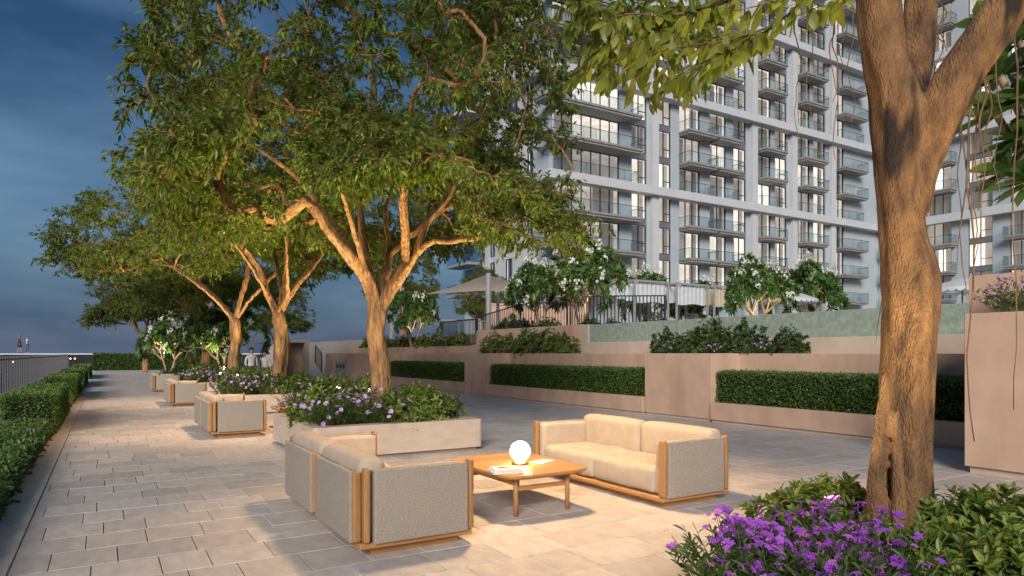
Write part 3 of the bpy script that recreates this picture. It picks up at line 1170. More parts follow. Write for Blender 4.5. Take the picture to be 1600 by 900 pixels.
# --- the tree in the second planter (limbs follow the photograph)
LA = [([ivec(0.02, 0, 0.35), ivec(0.0, 0, 0.9), ivec(-0.03, 0, 1.5), ivec(-0.10, 0, 1.95), ivec(-0.07, 0, 2.30)], 0.17, 0.145),
      ([ivec(-0.07, 0, 2.30), ivec(0.28, -0.05, 2.84), ivec(0.60, -0.1, 3.34), ivec(0.80, -0.1, 3.84), ivec(1.10, 0.1, 4.3), ivec(1.7, 0.4, 5.5), ivec(2.1, 0.5, 6.8)], 0.15, 0.03),
      ([ivec(-0.07, 0, 2.30), ivec(-0.23, -0.1, 2.95), ivec(-0.52, -0.3, 3.30), ivec(-0.82, -0.5, 3.73), ivec(-1.10, -0.7, 4.3), ivec(-1.6, -0.9, 4.75), ivec(-2.4, -1.1, 5.2)], 0.14, 0.03),
      ([ivec(-0.07, 0, 2.30), ivec(-0.22, 0.1, 3.0), ivec(-0.36, 0.15, 3.73), ivec(-0.40, 0.2, 4.5), ivec(-0.2, 0.4, 5.6), ivec(-0.3, 0.4, 7.2)], 0.125, 0.03),
      ([ivec(-0.07, 0, 2.30), ivec(0.03, 0.25, 2.9), ivec(0.06, 0.5, 3.4), ivec(-0.08, 0.9, 4.4), ivec(0.3, 1.6, 5.6)], 0.12, 0.03),
      ([ivec(0.63, -0.1, 3.36), ivec(0.95, -0.25, 3.52), ivec(1.25, -0.35, 3.48), ivec(1.80, -0.5, 3.58), ivec(2.3, -0.6, 3.8), ivec(3.0, -0.7, 4.05)], 0.085, 0.02),
      ([ivec(-0.5, -0.3, 3.28), ivec(-0.9, 0.2, 3.9), ivec(-1.7, 0.8, 4.5), ivec(-2.8, 1.2, 4.9)], 0.08, 0.02),
      ([ivec(-0.25, -0.1, 3.0), ivec(-0.35, -0.7, 3.7), ivec(-0.5, -1.4, 4.5), ivec(-0.9, -2.3, 5.2)], 0.08, 0.02),
      ([ivec(0.45, -0.05, 3.1), ivec(0.5, -0.6, 3.8), ivec(0.55, -1.3, 4.6), ivec(0.9, -2.2, 5.3)], 0.075, 0.02),
      ([ivec(0.05, 0.5, 3.4), ivec(0.6, 1.2, 4.1), ivec(1.3, 2.1, 4.9)], 0.07, 0.02)]
th_l = az_of(-1, 0)


def RA(th):
    return 3.35 + 0.45 * math.cos(th - th_l) + 0.15 * math.cos(2 * (th - th_l))


TA = crown_targets(3, 1350, RA, 3.95, 9.4, hole=-0.75)
# the low right-hand spray over the lounge
rg = np.random.default_rng(11)
ex = np.array([ivec(rg.uniform(1.6, 3.5), rg.uniform(-1.2, 0.4), rg.uniform(3.45, 4.3)) for _ in range(46)])
exl = np.array([ivec(rg.uniform(-3.6, -1.4), rg.uniform(-1.4, 0.8), rg.uniform(3.75, 4.5)) for _ in range(60)])
MA = tree_meshes('ficus_a', grow_tree(21, LA, 0.2, np.vstack([TA, ex, exl]), leaf_len=(0.08, 0.128), per_twig=10))

# --- the tree in the third planter
LB = [([ivec(0.05, 0, 0.35), ivec(0.0, 0, 1.0), ivec(0.05, 0, 1.8), ivec(-0.05, 0, 2.7)], 0.22, 0.18),
      ([ivec(-0.05, 0, 2.7), ivec(-0.35, 0, 3.3), ivec(-0.6, -0.1, 4.1), ivec(-1.3, -0.3, 4.9), ivec(-2.4, -0.5, 5.6)], 0.15, 0.03),
      ([ivec(-0.05, 0, 2.7), ivec(0.3, 0, 3.3), ivec(0.7, 0.2, 3.9), ivec(1.3, 0.5, 4.8), ivec(2.2, 0.8, 5.7)], 0.15, 0.03),
      ([ivec(-0.05, 0, 2.7), ivec(0.05, 0.3, 3.6), ivec(0.1, 0.4, 4.8), ivec(0.2, 0.3, 6.5)], 0.14, 0.03),
      ([ivec(-0.3, 0, 3.2), ivec(-0.6, -0.8, 4.1), ivec(-1.0, -1.8, 5.0)], 0.08, 0.02),
      ([ivec(0.25, 0, 3.2), ivec(0.5, -0.9, 4.1), ivec(0.8, -2.0, 5.1)], 0.08, 0.02),
      ([ivec(0.0, 0.2, 3.3), ivec(-0.5, 1.2, 4.2), ivec(-1.0, 2.2, 5.2)], 0.08, 0.02)]
TB = crown_targets(5, 1000, lambda th: 3.5 - 0.3 * math.cos(th - th_l), 4.2, 9.6, hole=-1.1)
MB_ = tree_meshes('ficus_b', grow_tree(31, LB, 0.2, TB, leaf_len=(0.09, 0.14), per_twig=11))

# --- the wide leaning tree in the fourth planter
LC = [([ivec(0.0, 0, 0.35), ivec(-0.05, 0, 1.2), ivec(0.05, 0, 2.1), ivec(0.0, 0, 2.9)], 0.22, 0.18),
      ([ivec(0.0, 0, 2.9), ivec(-0.5, 0, 3.5), ivec(-1.35, -0.1, 4.3), ivec(-2.75, -0.2, 5.3), ivec(-3.6, -0.2, 5.9), ivec(-5.4, -0.4, 6.8)], 0.16, 0.035),
      ([ivec(0.0, 0, 2.9), ivec(0.25, 0.1, 4.0), ivec(0.5, 0.2, 5.2), ivec(0.8, 0.3, 7.0)], 0.15, 0.03),
      ([ivec(0.0, 0, 2.9), ivec(0.6, 0.3, 3.9), ivec(1.6, 0.6, 5.0), ivec(2.8, 0.9, 6.0)], 0.12, 0.03),
      ([ivec(-1.3, -0.1, 4.25), ivec(-1.8, 0.5, 5.3), ivec(-2.6, 0.9, 6.6)], 0.09, 0.02),
      ([ivec(-2.7, -0.2, 5.3), ivec(-3.0, -0.9, 6.0), ivec(-3.9, -1.6, 6.8)], 0.07, 0.02)]


def RC(th):
    c = math.cos(th - th_l)
    return 3.9 + (2.9 * c ** 3 if c > 0 else 0)


TC = crown_targets(8, 1050, RC, 5.0, 9.0, hole=-0.8)
exc = np.array([ivec(rg.uniform(-6.7, -4.0), rg.uniform(-1.5, 1.5), rg.uniform(4.7, 6.2)) for _ in range(90)])
MC = tree_meshes('ficus_c', grow_tree(41, LC, 0.2, np.vstack([TC, exc]), leaf_len=(0.095, 0.15), per_twig=10))


def place_ficus(meshes, loc, rz, label, scale=1.0):
    t = thing('ficus_tree', label, 'tree', loc, rz, 'ficus trees in a row of planters', scale)
    link('trunk', meshes[0], 'bark', t)
    link('foliage', meshes[1], 'leaf_ficus', t, stuff=True)
    return t


PER = 8.7
place_ficus(MA, (4.12, 11.2, 0.0), 0, 'big spreading ficus in the stone planter right behind the nearest sofa')
place_ficus(MB_, (4.3, 19.95, 0.0), 0, 'ficus with straight thick trunk, second tree from the nearest sofa')
place_ficus(MC, (4.45, 28.7, 0.0), 0, 'ficus with a long limb leaning out left over the path')
place_ficus(MB_, (4.4, 37.4, 0.0), 1.4, 'ficus behind the leaning one, fourth tree along the planters', 1.0)
place_ficus(MB_, (4.6, 46.0, 0.0), 2.2, 'dark ficus at the far end of the row, farthest along the path', 0.95)
place_ficus(MA, (2.3, 50.0, 0.0), 3.9, 'dark ficus whose crown hangs low over the far path', 1.0)
place_ficus(MB_, (18.5, 46.0, 2.4), 1.0, 'far ficus seen between the trunks under the big crown', 0.75)
place_ficus(MA, (25.5, 46.5, 2.4), 2.0, 'far dark ficus behind the shade sail', 0.62)
place_ficus(MB_, (13.0, 62.0, 0.0), 4.0, 'far ficus behind the stair kiosk', 0.9)

# --- the foreground tree: one merged trunk with limbs, hand shaped
D1 = 4.62


def hero(px, py, dd=0.0):
    p = at(px, py, D1 + dd)
    return p


ft = thing('ficus_tree', 'massive old ficus trunk forking at the right front, in the flower bed', 'tree', (4.66, 2.53, 0.0), 0, 'ficus trees in a row of planters')
B1 = np.array([4.66, 2.53, 0.0])


def loft(path, n=36, seed=1.0, flute=0.10):
    """path: (px, py, width_px, depth offset)"""
    P = np.array([hero(p[0], p[1], p[3]) - B1 for p in path])
    r = np.array([p[2] * 0.405 * (D1 + p[3]) / FPX for p in path])
    S = catmull(np.hstack([P, r[:, None]]), 0.06)
    P, r = S[:, :3], S[:, 3]
    V, Q = tube_arrays(P, r, n)
    VV = V.reshape(-1, n, 3)
    for i in range(len(P)):
        z = P[i][2]
        k = flute * (1 + 1.2 * max(0, 1.2 - z))
        for j in range(n):
            a = 2 * math.pi * j / n
            w = k * (0.55 * math.sin(3 * a + 0.8 * z + seed) + 0.45 * math.sin(5 * a - 1.4 * z + 2 * seed) + 0.25 * math.sin(9 * a + 3.1 * z)) \
                + 0.025 * math.sin(7.3 * z + 2 * a) + 0.02 * math.sin(17 * z + 5 * a)
            VV[i, j] = P[i] + (VV[i, j] - P[i]) * (1 + w)
    return VV.reshape(-1, 3), Q


trunk_parts = [
    loft([(1400, 960, 128, 0), (1398, 860, 112, 0), (1402, 770, 96, 0), (1414, 660, 90, 0), (1419, 560, 92, 0), (1424, 450, 100, 0), (1412, 370, 80, 0), (1406, 300, 80, 0), (1408, 220, 96, 0), (1398, 150, 92, 0), (1378, 70, 78, 0), (1370, -40, 76, 0), (1365, -180, 70, 0), (1360, -330, 60, 0.1)], seed=1.0),
    loft([(1422, 330, 64, 0), (1436, 250, 76, -0.02), (1458, 190, 88, -0.06), (1497, 120, 84, -0.12), (1545, 50, 80, -0.18), (1600, -30, 74, -0.25), (1690, -120, 64, -0.3)], seed=2.3, flute=0.05),
    loft([(1412, 250, 50, 0.16), (1426, 150, 50, 0.34), (1434, 80, 56, 0.42), (1440, -20, 56, 0.46), (1450, -160, 50, 0.5)], seed=3.1, flute=0.05),
    loft([(1372, 850, 46, -0.10), (1368, 760, 34, -0.11), (1378, 660, 26, -0.13), (1384, 580, 14, -0.12)], seed=4.0, n=20),
    loft([(1446, 840, 40, -0.06), (1445, 740, 28, -0.08), (1450, 640, 22, -0.07), (1458, 520, 16, -0.05), (1462, 430, 10, -0.04)], seed=5.0, n=20),
    loft([(1408, 850, 34, -0.22), (1404, 760, 24, -0.20), (1400, 640, 14, -0.19)], seed=6.0, n=18),
    loft([(1388, -60, 54, 0), (1330, -130, 44, 0.0), (1240, -120, 34, 0.1), (1150, -60, 26, 0.2)], seed=2.0, n=18, flute=0.04)]
tv_, tq_ = join_arrays(trunk_parts)
tm = mesh_quads('old_trunk', tv_, tq_, smooth=True)
bm = bmesh.new()
bm.from_mesh(tm)
bmesh.ops.holes_fill(bm, edges=[e for e in bm.edges if e.is_boundary], sides=0)
bm.to_mesh(tm)
bm.free()
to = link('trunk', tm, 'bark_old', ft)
rmod = to.modifiers.new('merge', 'REMESH')
rmod.mode = 'VOXEL'
rmod.voxel_size = 0.014
rmod.use_smooth_shade = True
smod = to.modifiers.new('soften', 'SMOOTH')
smod.factor = 0.5
smod.iterations = 4

# overhanging twigs with big single leaves
lv_cache = []
for k in range(5):
    rk = np.random.default_rng(100 + k)
    L = 0.15
    n = 12
    V, F = [], []
    prof = [math.sin(math.pi * (q / 12) ** 0.85) ** 0.8 if 0 < q < 12 else 0.0 for q in range(13)]
    for i in range(n + 1):
        s = i / n
        z = -0.10 * L * s * s * (1 + 0.5 * k / 4)
        w = 0.205 * L * prof[i] * (1 + 0.12 * (k - 2) / 2)
        V += [(s * L, -w, z + 0.16 * w + 0.004 * math.sin(5 * s + k)), (s * L, 0, z), (s * L, w, z + 0.16 * w - 0.004 * math.sin(4 * s + k))]
    for i in range(n):
        for c in range(2):
            a = i * 3 + c
            F.append((a, a + 1, a + 4, a + 3))
    me = bpy.data.meshes.new('leaf')
    me.from_pydata(V, [], F)
    smoothmesh(me)
    lv_cache.append(me)


def near_leaf_material():
    m = leafmat('leaf_single', (0.12, 0.16, 0.024), (0.22, 0.245, 0.034), (0.30, 0.28, 0.055), transl=0.45, rough=0.4)
    t = m.node_tree
    oi = t.nodes.new('ShaderNodeObjectInfo')
    r = [n for n in t.nodes if n.type == 'VALTORGB'][0]
    t.links.new(oi.outputs['Random'], r.inputs['Fac'])


near_leaf_material()
TW = [([(1300, -60, 0), (1240, 15, -0.1), (1165, 68, -0.15), (1110, 92, -0.2), (1060, 118, -0.22)], 0.011),
      ([(1210, 40, -0.1), (1140, 62, -0.05), (1085, 70, 0.0), (1030, 80, 0.05), (985, 105, 0.1)], 0.008),
      ([(1165, 66, -0.15), (1125, 90, -0.25), (1085, 110, -0.3), (1040, 130, -0.3)], 0.006),
      ([(1340, -60, -0.1), (1310, 0, -0.2), (1275, 12, -0.25), (1240, 28, -0.25)], 0.008),
      ([(1200, -30, 0.2), (1110, 10, 0.25), (1040, 25, 0.3), (980, 22, 0.35), (930, 40, 0.4)], 0.022),
      ([(1040, 24, 0.3), (1000, 60, 0.3), (965, 95, 0.3), (945, 130, 0.3)], 0.008),
      ([(1090, 12, 0.25), (1050, 50, 0.2), (1015, 85, 0.15), (985, 140, 0.15)], 0.008),
      ([(985, 22, 0.35), (955, 60, 0.4), (925, 90, 0.45), (905, 125, 0.5)], 0.007),
      ([(1260, -50, -0.3), (1225, -5, -0.35), (1180, 10, -0.4), (1130, 20, -0.4)], 0.007),
      ([(1010, 75, 0.1), (1000, 110, 0.1), (985, 150, 0.1), (975, 170, 0.1)], 0.005),
      ([(1480, -60, -0.3), (1440, -25, -0.4), (1395, -15, -0.5)], 0.007)]
rg = np.random.default_rng(5)
br = None
nleaf = 0
for (pts, r0) in TW:
    P = catmull([hero(*p) - B1 for p in pts], 0.05)
    n = len(P)
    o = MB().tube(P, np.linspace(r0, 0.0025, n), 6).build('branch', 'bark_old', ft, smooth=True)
    L = np.sum(np.linalg.norm(np.diff(P, axis=0), axis=1))
    m = int(L / 0.026)
    for k in range(m):
        if nleaf >= 292:
            break
        s = rg.uniform(0.15, 1.0)
        f = s * (n - 1)
        i = min(n - 2, int(f))
        p = P[i] + (P[i + 1] - P[i]) * (f - i) + rg.normal(0, 0.012, 3)
        tdir = unit(P[i + 1] - P[i])
        d = unit(tdir * 0.55 + rg.normal(0, 0.45, 3) + np.array([0, 0, -0.85]))
        nrm = unit(-FWD * 0.7 + rg.normal(0, 0.6, 3) + np.array([0, 0, 0.5]))
        side = unit(np.cross(nrm, d))
        nr = np.cross(d, side)
        Mx = Matrix(((d[0], side[0], nr[0]), (d[1], side[1], nr[1]), (d[2], side[2], nr[2])))
        lo = link('leaf', lv_cache[int(rg.integers(0, 5))], 'leaf_single', ft, tuple(p))
        lo.rotation_euler = Mx.to_euler()
        sca = float(rg.uniform(0.7, 1.2))
        lo.scale = (sca, sca, sca)
        nleaf += 1
# smaller leaves of the same branch farther off
LP, LD, LN, LL = [], [], [], []
for k in range(46):
    a = hero(rg.uniform(900, 1120), rg.uniform(-40, 130) if k > 12 else rg.uniform(-40, 40), rg.uniform(0.3, 1.6)) - B1
    for j in range(3):
        d = unit(rg.normal(0, 1, 3) + np.array([0, 0, -0.2]))
        s = rg.uniform(0, 0.3, 9)[:, None]
        LP.append(a + d * s)
        LD.append(unit(d + rg.normal(0, 0.7, (9, 3)) + np.array([0, 0, -0.6])))
        LN.append(unit(rg.normal(0, 0.6, (9, 3)) + np.array([0, 0, 1.0])))
        LL.append(rg.uniform(0.09, 0.14, 9))
LP, LD, LN, LL = map(np.concatenate, (LP, LD, LN, LL))
link('foliage', mesh_quads('near_foliage', *leaf_arrays(LP, LD, LN, LL, LL * 0.46)), 'leaf_ficus_near', ft, stuff=True)
# hanging aerial roots
for (px, y0, y1, dd, r) in [(1516, 110, 690, -0.1, 2.2), (1534, 90, 330, -0.15, 2.6), (1505, 120, 470, -0.08, 2.0), (1522, 130, 400, -0.1, 1.8), (1585, 10, 640, -0.2, 1.8), (1545, 60, 250, -0.1, 2.4),
                            (1560, 40, 300, -0.18, 1.6), (1499, 140, 420, -0.05, 1.6), (1527, 95, 480, -0.12, 1.5), (1246, -40, 215, -0.1, 1.4), (1265, -40, 180, 0, 1.4), (1300, -40, 160, 0.05, 1.6), (1306, -40, 250, 0.05, 1.6),
                            (1317, -40, 110, 0.1, 1.4), (1330, -40, 190, 0.0, 1.4), (1376, 100, 540, 0.25, 1.2), (1468, 20, 120, 0.1, 1.6), (1475, -20, 80, 0.1, 1.8)]:
    n = 14
    ys = np.linspace(y0, y1, n)
    ph = rg.uniform(0, 6)
    pts = [hero(px + 5 * math.sin(ph + i * 0.9) + rg.normal(0, 1.5), ys[i], dd) - B1 for i in range(n)]
    MB().tube(np.array(pts), np.linspace(r, r * 0.45, n) * D1 / FPX * 0.8, 5).build('aerial_root', 'root', ft, smooth=True)


# ------------------------------------------------------------------ small flowering trees (plumeria habit)
def rosette(rg, p, d, n, L, W, LP, LD, LN, LL, LW):
    a0 = rg.uniform(0, 6.28)
    u = unit(np.cross(d, [0.31, 0.77, 0.55]))
    v = np.cross(d, u)
    for k in range(n):
        a = a0 + k * 2.4
        el = 0.25 + 0.75 * (k / n)
        side = math.cos(a) * u + math.sin(a) * v
        dd = unit(side * (0.5 + 0.7 * (1 - k / n)) + d * el * 0.7)
        LP.append(p - d * 0.04 * (1 - k / n))
        LD.append(dd)
        LN.append(unit(d + rg.normal(0, 0.2, 3) - 0.2 * side))
        s = rg.uniform(0.75, 1.1)
        LL.append(L * s)
        LW.append(W * s)


def plumeria(seed, H=3.4, spread=1.5, stems=3, levels=4, leafL=0.40, flowers=0.4):
    rg = np.random.default_rng(seed)
    wood, tips = [], []

    def go(p, d, L, r, lev):
        q = p + d * L + np.array([0, 0, 0.06 * L])
        m = (p + q) / 2 + rg.normal(0, 0.04 * L, 3)
        wood.append(tube_arrays(np.array([p, m, q]), np.array([r, r * 0.9, r * 0.8]), 7 if r > 0.03 else 5))
        if lev == 0:
            tips.append((q, d))
            return
        k = 3 if rg.uniform() < 0.6 else 2
        a0 = rg.uniform(0, 6.28)
        u = unit(np.cross(d, [0.2, 0.5, 0.84]))
        v = np.cross(d, u)
        for i in range(k):
            a = a0 + i * 2 * math.pi / k + rg.normal(0, 0.3)
            dd = unit(d * 0.8 + (math.cos(a) * u + math.sin(a) * v) * 0.75 + np.array([0, 0, 0.22]))
            go(q, dd, L * rg.uniform(0.62, 0.9), r * 0.72, lev - 1)
    for s in range(stems):
        a = s * 2 * math.pi / stems + rg.uniform(-0.4, 0.4)
        d = unit(np.array([math.cos(a) * 0.42 * spread / 1.5, math.sin(a) * 0.42 * spread / 1.5, 1.0]))
        go(np.array([0.08 * math.cos(a), 0.08 * math.sin(a), 0.0]), d, H * 0.29, 0.075, levels)
    LP, LD, LN, LL, LW = [], [], [], [], []
    FP, FD, FN, FL = [], [], [], []
    for (q, d) in tips:
        rosette(rg, q, d, 22, leafL, leafL * 0.34, LP, LD, LN, LL, LW)
        if rg.uniform() < flowers:
            c = q + unit(d + np.array([0, 0, 0.4])) * 0.40
            for k in range(20):
                f = c + rg.normal(0, 0.11, 3)
                fn = unit(unit(f - c) + d * 0.6 + rg.normal(0, 0.3, 3))
                fu = unit(np.cross(fn, [0.3, 0.5, 0.81]))
                fw = np.cross(fn, fu)
                for j in range(5):
                    a = j * 1.2566
                    FP.append(f)
                    FD.append(math.cos(a) * fu + math.sin(a) * fw + 0.3 * fn)
                    FN.append(fn)
                    FL.append(0.075)
    lv = leaf_arrays(np.array(LP), np.array(LD), np.array(LN), LL, LW, droop=0.22, fold=0.10)
    fv = leaf_arrays(np.array(FP), np.array(FD), np.array(FN), FL, np.array(FL) * 0.7) if FP else None
    return join_arrays(wood), lv, fv


PM = []
for s, kw in ((1, dict(H=3.3, spread=1.7, stems=3, flowers=0.10)), (2, dict(H=3.2, spread=1.5, stems=4, flowers=0.13)), (6, dict(H=3.0, spread=1.9, stems=3, flowers=0.07))):
    w, l, f = plumeria(s, **kw)
    PM.append((mesh_quads('plumeria_wood', *w, smooth=True), mesh_quads('plumeria_leaves', *l), mesh_quads('plumeria_flowers', *f)))


def place_plumeria(k, loc, rz, sca, label):
    t = thing('flowering_tree', label, 'tree', loc, rz, 'small white flowering trees on the terraces')
    t.scale = (sca * 0.74, sca * 0.74, sca) if loc[0] > 10 else (sca * 0.8, sca * 0.8, sca)
    link('trunk', PM[k][0], 'bark_pale', t)
    link('foliage', PM[k][1], 'leaf_plumeria', t, stuff=True)
    link('blossoms', PM[k][2], 'petal_white', t, stuff=True)
    return t


place_plumeria(1, (15.7, 23.6, 2.5), 0.4, 0.92, 'white flowering tree beside the tall shade sail')
place_plumeria(0, (17.0, 22.4, 2.5), 1.9, 1.08, 'large white flowering tree behind the picket railing corner')
place_plumeria(1, (32.0, 35.0, 2.5), 2.4, 1.45, 'dark white flowering tree behind the left cabana')
place_plumeria(2, (35.5, 34.2, 2.5), 0.9, 1.35, 'dark white flowering tree behind the middle cabana')
place_plumeria(0, (26.3, 21.2, 2.5), 3.3, 1.05, 'bright round flowering tree between the cabanas and the parasol')
place_plumeria(2, (33.0, 23.0, 2.5), 5.1, 1.3, 'dark flowering tree behind the scalloped parasol')
place_plumeria(2, (13.9, 33.2, 1.9), 4.2, 0.95, 'pale lit flowering tree on the shrub ledge behind the big ficus')
place_plumeria(1, (5.2, 36.3, 0.3), 1.2, 1.1, 'white flowering tree behind the far planters beside the path')
place_plumeria(0, (3.2, 42.5, 0.3), 2.8, 1.0, 'small flowering tree farthest along the path')

# broad leaves at the right edge: a tree whose trunk stands just outside the picture
w = []
LP, LD, LN, LL, LW = [], [], [], [], []
rgp = np.random.default_rng(77)
base = np.array([6.95, 2.05, 0.28])
tips = [at(1590, 60, 5.6), at(1560, 115, 5.7), at(1605, 150, 5.4), at(1555, 175, 5.8), at(1598, 215, 5.5), at(1575, 265, 5.6), at(1612, 280, 5.3), at(1640, 100, 5.5), at(1650, 210, 5.6), at(1625, 20, 5.7), at(1545, 40, 6.0)]
for q in tips:
    d = unit(q - (base + np.array([0, 0, 2.0])))
    mid = base + np.array([0, 0, 1.5]) + (q - base - np.array([0, 0, 1.5])) * 0.5 + rgp.normal(0, 0.05, 3)
    w.append(tube_arrays(catmull([base - base, base * 0 + [0.02, 0, 1.4], mid - base, q - base], 0.2), 0.03, 7))
    rosette(rgp, q - base, unit(d + np.array([0, 0, 0.2])), 16, 0.32, 0.15, LP, LD, LN, LL, LW)
t = thing('flowering_tree', 'broad leaved tree reaching in at the upper right edge beside the old trunk', 'tree', tuple(base), group='small white flowering trees on the terraces')
link('trunk', mesh_quads('edge_tree_wood', *join_arrays(w), smooth=True), 'bark_pale', t)
link('foliage', mesh_quads('edge_tree_leaves', *leaf_arrays(np.array(LP), np.array(LD), np.array(LN), LL, LW, droop=0.2)), 'leaf_plumeria', t, stuff=True)


# ------------------------------------------------------------------ hedges
def hedge_leaf_mesh(seed, lx, ly, lz, per_m2=1900, L=(0.035, 0.06), faces='TXxYy', rough=0.02):
    rg = np.random.default_rng(seed)
    P, D = [], []
    spec = {'T': (lx * ly, lambda n: np.stack([rg.uniform(0, lx, n), rg.uniform(0, ly, n), np.full(n, lz)], 1), (0, 0, 1)),
            'x': (ly * lz, lambda n: np.stack([np.zeros(n), rg.uniform(0, ly, n), rg.uniform(0, lz, n)], 1), (-1, 0, 0)),
            'X': (ly * lz, lambda n: np.stack([np.full(n, lx), rg.uniform(0, ly, n), rg.uniform(0, lz, n)], 1), (1, 0, 0)),
            'y': (lx * lz, lambda n: np.stack([rg.uniform(0, lx, n), np.zeros(n), rg.uniform(0, lz, n)], 1), (0, -1, 0)),
            'Y': (lx * lz, lambda n: np.stack([rg.uniform(0, lx, n), np.full(n, ly), rg.uniform(0, lz, n)], 1), (0, 1, 0))}
    for f in faces:
        a, fn, nn = spec[f]
        n = int(a * per_m2)
        p = fn(n)
        bump = 0.5 * (np.sin(p[:, 0] * 9 + 1) + np.sin(p[:, 1] * 8.3) + np.sin(p[:, 2] * 11))
        off = rg.normal(-0.005, rough, n) + 0.014 * bump
        P.append(p + np.array(nn) * off[:, None])
        D.append(unit(np.array(nn) * 0.55 + rg.normal(0, 0.6, (n, 3)) + np.array([0, 0, 0.25])))
    P, D = np.concatenate(P), np.concatenate(D)
    n = len(P)
    Ls = rg.uniform(L[0], L[1], n)
    N = unit(rg.normal(0, 0.6, (n, 3)) + np.array([0, 0, 0.8]))
    return mesh_quads('hedge_leaves', *leaf_arrays(P, D, N, Ls, Ls * 0.5, droop=0.05, fold=0.08))


def hedge(name, label, x0, y0, z0, x1, y1, z1, seed, mat='leaf_hedge', cat='hedge', group=None, **kw):
    t = thing(name, label, cat, (x0, y0, z0), group=group)
    lx, ly, lz = x1 - x0, y1 - y0, z1 - z0
    g = 0.03
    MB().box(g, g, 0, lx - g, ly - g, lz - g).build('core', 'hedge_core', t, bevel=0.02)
    link('foliage', hedge_leaf_mesh(seed, lx, ly, lz, **kw), mat, t, stuff=True)
    return t


for i, (y0, y1) in enumerate(NICHES):
    hedge('clipped_hedge', ['long clipped hedge in the rightmost wall niche', 'clipped box hedge in the middle wall niche right of the sofa', 'short looking clipped hedge in the far wall niche behind the big ficus'][i],
          XW + 0.16, y0 + 0.12, 0.38, XW + 0.86, y1 - 0.03, 1.14, 60 + i, group='clipped hedges in the wall niches', faces='TxyY', per_m2=[2100, 1700, 900][i], L=[(0.035, 0.06), (0.04, 0.07), (0.06, 0.1)][i])
for i, (y0, y1) in enumerate(((16.0, 21.6), (26.5, 32.0), (37.0, 44.0), (49, 58))):
    hedge('clipped_hedge', ['tall clipped hedge block nearest on the left side of the path', 'second clipped hedge block along the left side of the path', 'third clipped hedge block along the left side of the path', 'farthest clipped hedge block along the left side of the path'][i],
          -1.66, y0, 0, -0.86, y1, 0.76, 70 + i, group='hedge blocks along the path', faces='TXxyY', per_m2=[2000, 1200, 600, 400][i], L=[(0.035, 0.06), (0.05, 0.08), (0.07, 0.11), (0.09, 0.14)][i])
for i, (y0, y1) in enumerate(((5.5, 15.95), (21.65, 26.45), (32.05, 36.95))):
    hedge('ground_cover', ['low dense ground cover at the lower left edge beside the kerb', 'low ground cover in the gap after the first hedge block', 'low ground cover in the gap after the second hedge block'][i],
          -2.6 if i == 0 else -1.7, y0, 0, -0.93, y1, 0.24, 80 + i, mat='leaf_cover', cat='ground cover', group='low planting between the hedge blocks', faces='TXyY', per_m2=[1500, 900, 600][i], L=[(0.05, 0.09), (0.06, 0.09), (0.08, 0.12)][i], rough=0.035)
hedge('clipped_hedge', 'dark hedge closing the far end of the path', -0.9, 73.0, 0, 12, 74.2, 1.5, 90, group='hedge blocks along the path', faces='Ty', per_m2=260, L=(0.12, 0.2))


# ------------------------------------------------------------------ shrubs and flowers
def shrub_arrays(seed, rx, ry, rz, n, L=0.075, leaves=9, lumpy=0.22):
    rg = np.random.default_rng(seed)
    LP, LD, LN, LL, LW = [], [], [], [], []
    for _ in range(n):
        a = rg.uniform(0, 2 * math.pi)
        c = rg.uniform(0.02, 1)
        s = math.sqrt(1 - c * c)
        d = np.array([s * math.cos(a), s * math.sin(a), c])
        k = 1 + lumpy * 0.33 * (math.sin(4 * a + seed) + math.sin(7 * c + 2 * a + seed) + math.sin(9 * a - 5 * c)) - abs(rg.normal(0, 0.08))
        p = d * np.array([rx, ry, rz]) * k
        nrm = unit(d / np.array([rx, ry, rz]) + np.array([0, 0, 0.5]) + rg.normal(0, 0.35, 3))
        rosette(rg, p, nrm, leaves, L * rg.uniform(0.75, 1.15), L * 0.42, LP, LD, LN, LL, LW)
    return leaf_arrays(np.array(LP), np.array(LD), np.array(LN), LL, LW, droop=0.08, fold=0.12)


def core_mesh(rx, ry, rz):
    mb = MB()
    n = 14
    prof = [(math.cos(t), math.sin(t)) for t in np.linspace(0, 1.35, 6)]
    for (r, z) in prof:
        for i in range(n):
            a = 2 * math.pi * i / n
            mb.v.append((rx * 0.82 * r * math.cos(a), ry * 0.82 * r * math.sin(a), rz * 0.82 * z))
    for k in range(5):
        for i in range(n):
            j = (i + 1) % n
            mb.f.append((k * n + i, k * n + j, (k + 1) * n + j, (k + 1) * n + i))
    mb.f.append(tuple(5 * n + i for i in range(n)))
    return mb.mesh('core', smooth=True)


SH_NEAR = [(mesh_quads('shrub', *shrub_arrays(s, 0.46, 0.46, 0.40, 230, L=0.085, leaves=10)), core_mesh(0.46, 0.46, 0.40)) for s in (1, 2)]
SH_FAR = [(mesh_quads('shrub', *shrub_arrays(s, 0.6, 0.55, 0.55, 330, L=0.085, leaves=8, lumpy=0.34)), core_mesh(0.6, 0.55, 0.55)) for s in (3, 4)]


SH_TIER = [(mesh_quads('shrub', *shrub_arrays(s, 0.42, 0.66, 0.74, 480, L=0.08, leaves=9, lumpy=0.42)), core_mesh(0.40, 0.62, 0.68)) for s in (5, 6, 8)]


def place_shrub(lib, k, loc, rz, sca, label, mat='leaf_shrub', group='rounded green shrubs'):
    t = thing('shrub', label, 'shrub', loc, rz, group)
    t.scale = (sca, sca, sca) if np.isscalar(sca) else sca
    me, cm = lib[k]
    if me.name not in MAT:
        pass
    o = link('foliage', me, mat, t, stuff=True)
    if o.material_slots:
        o.material_slots[0].link = 'OBJECT'
        o.material_slots[0].material = MAT[mat]
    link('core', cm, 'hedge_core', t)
    return t


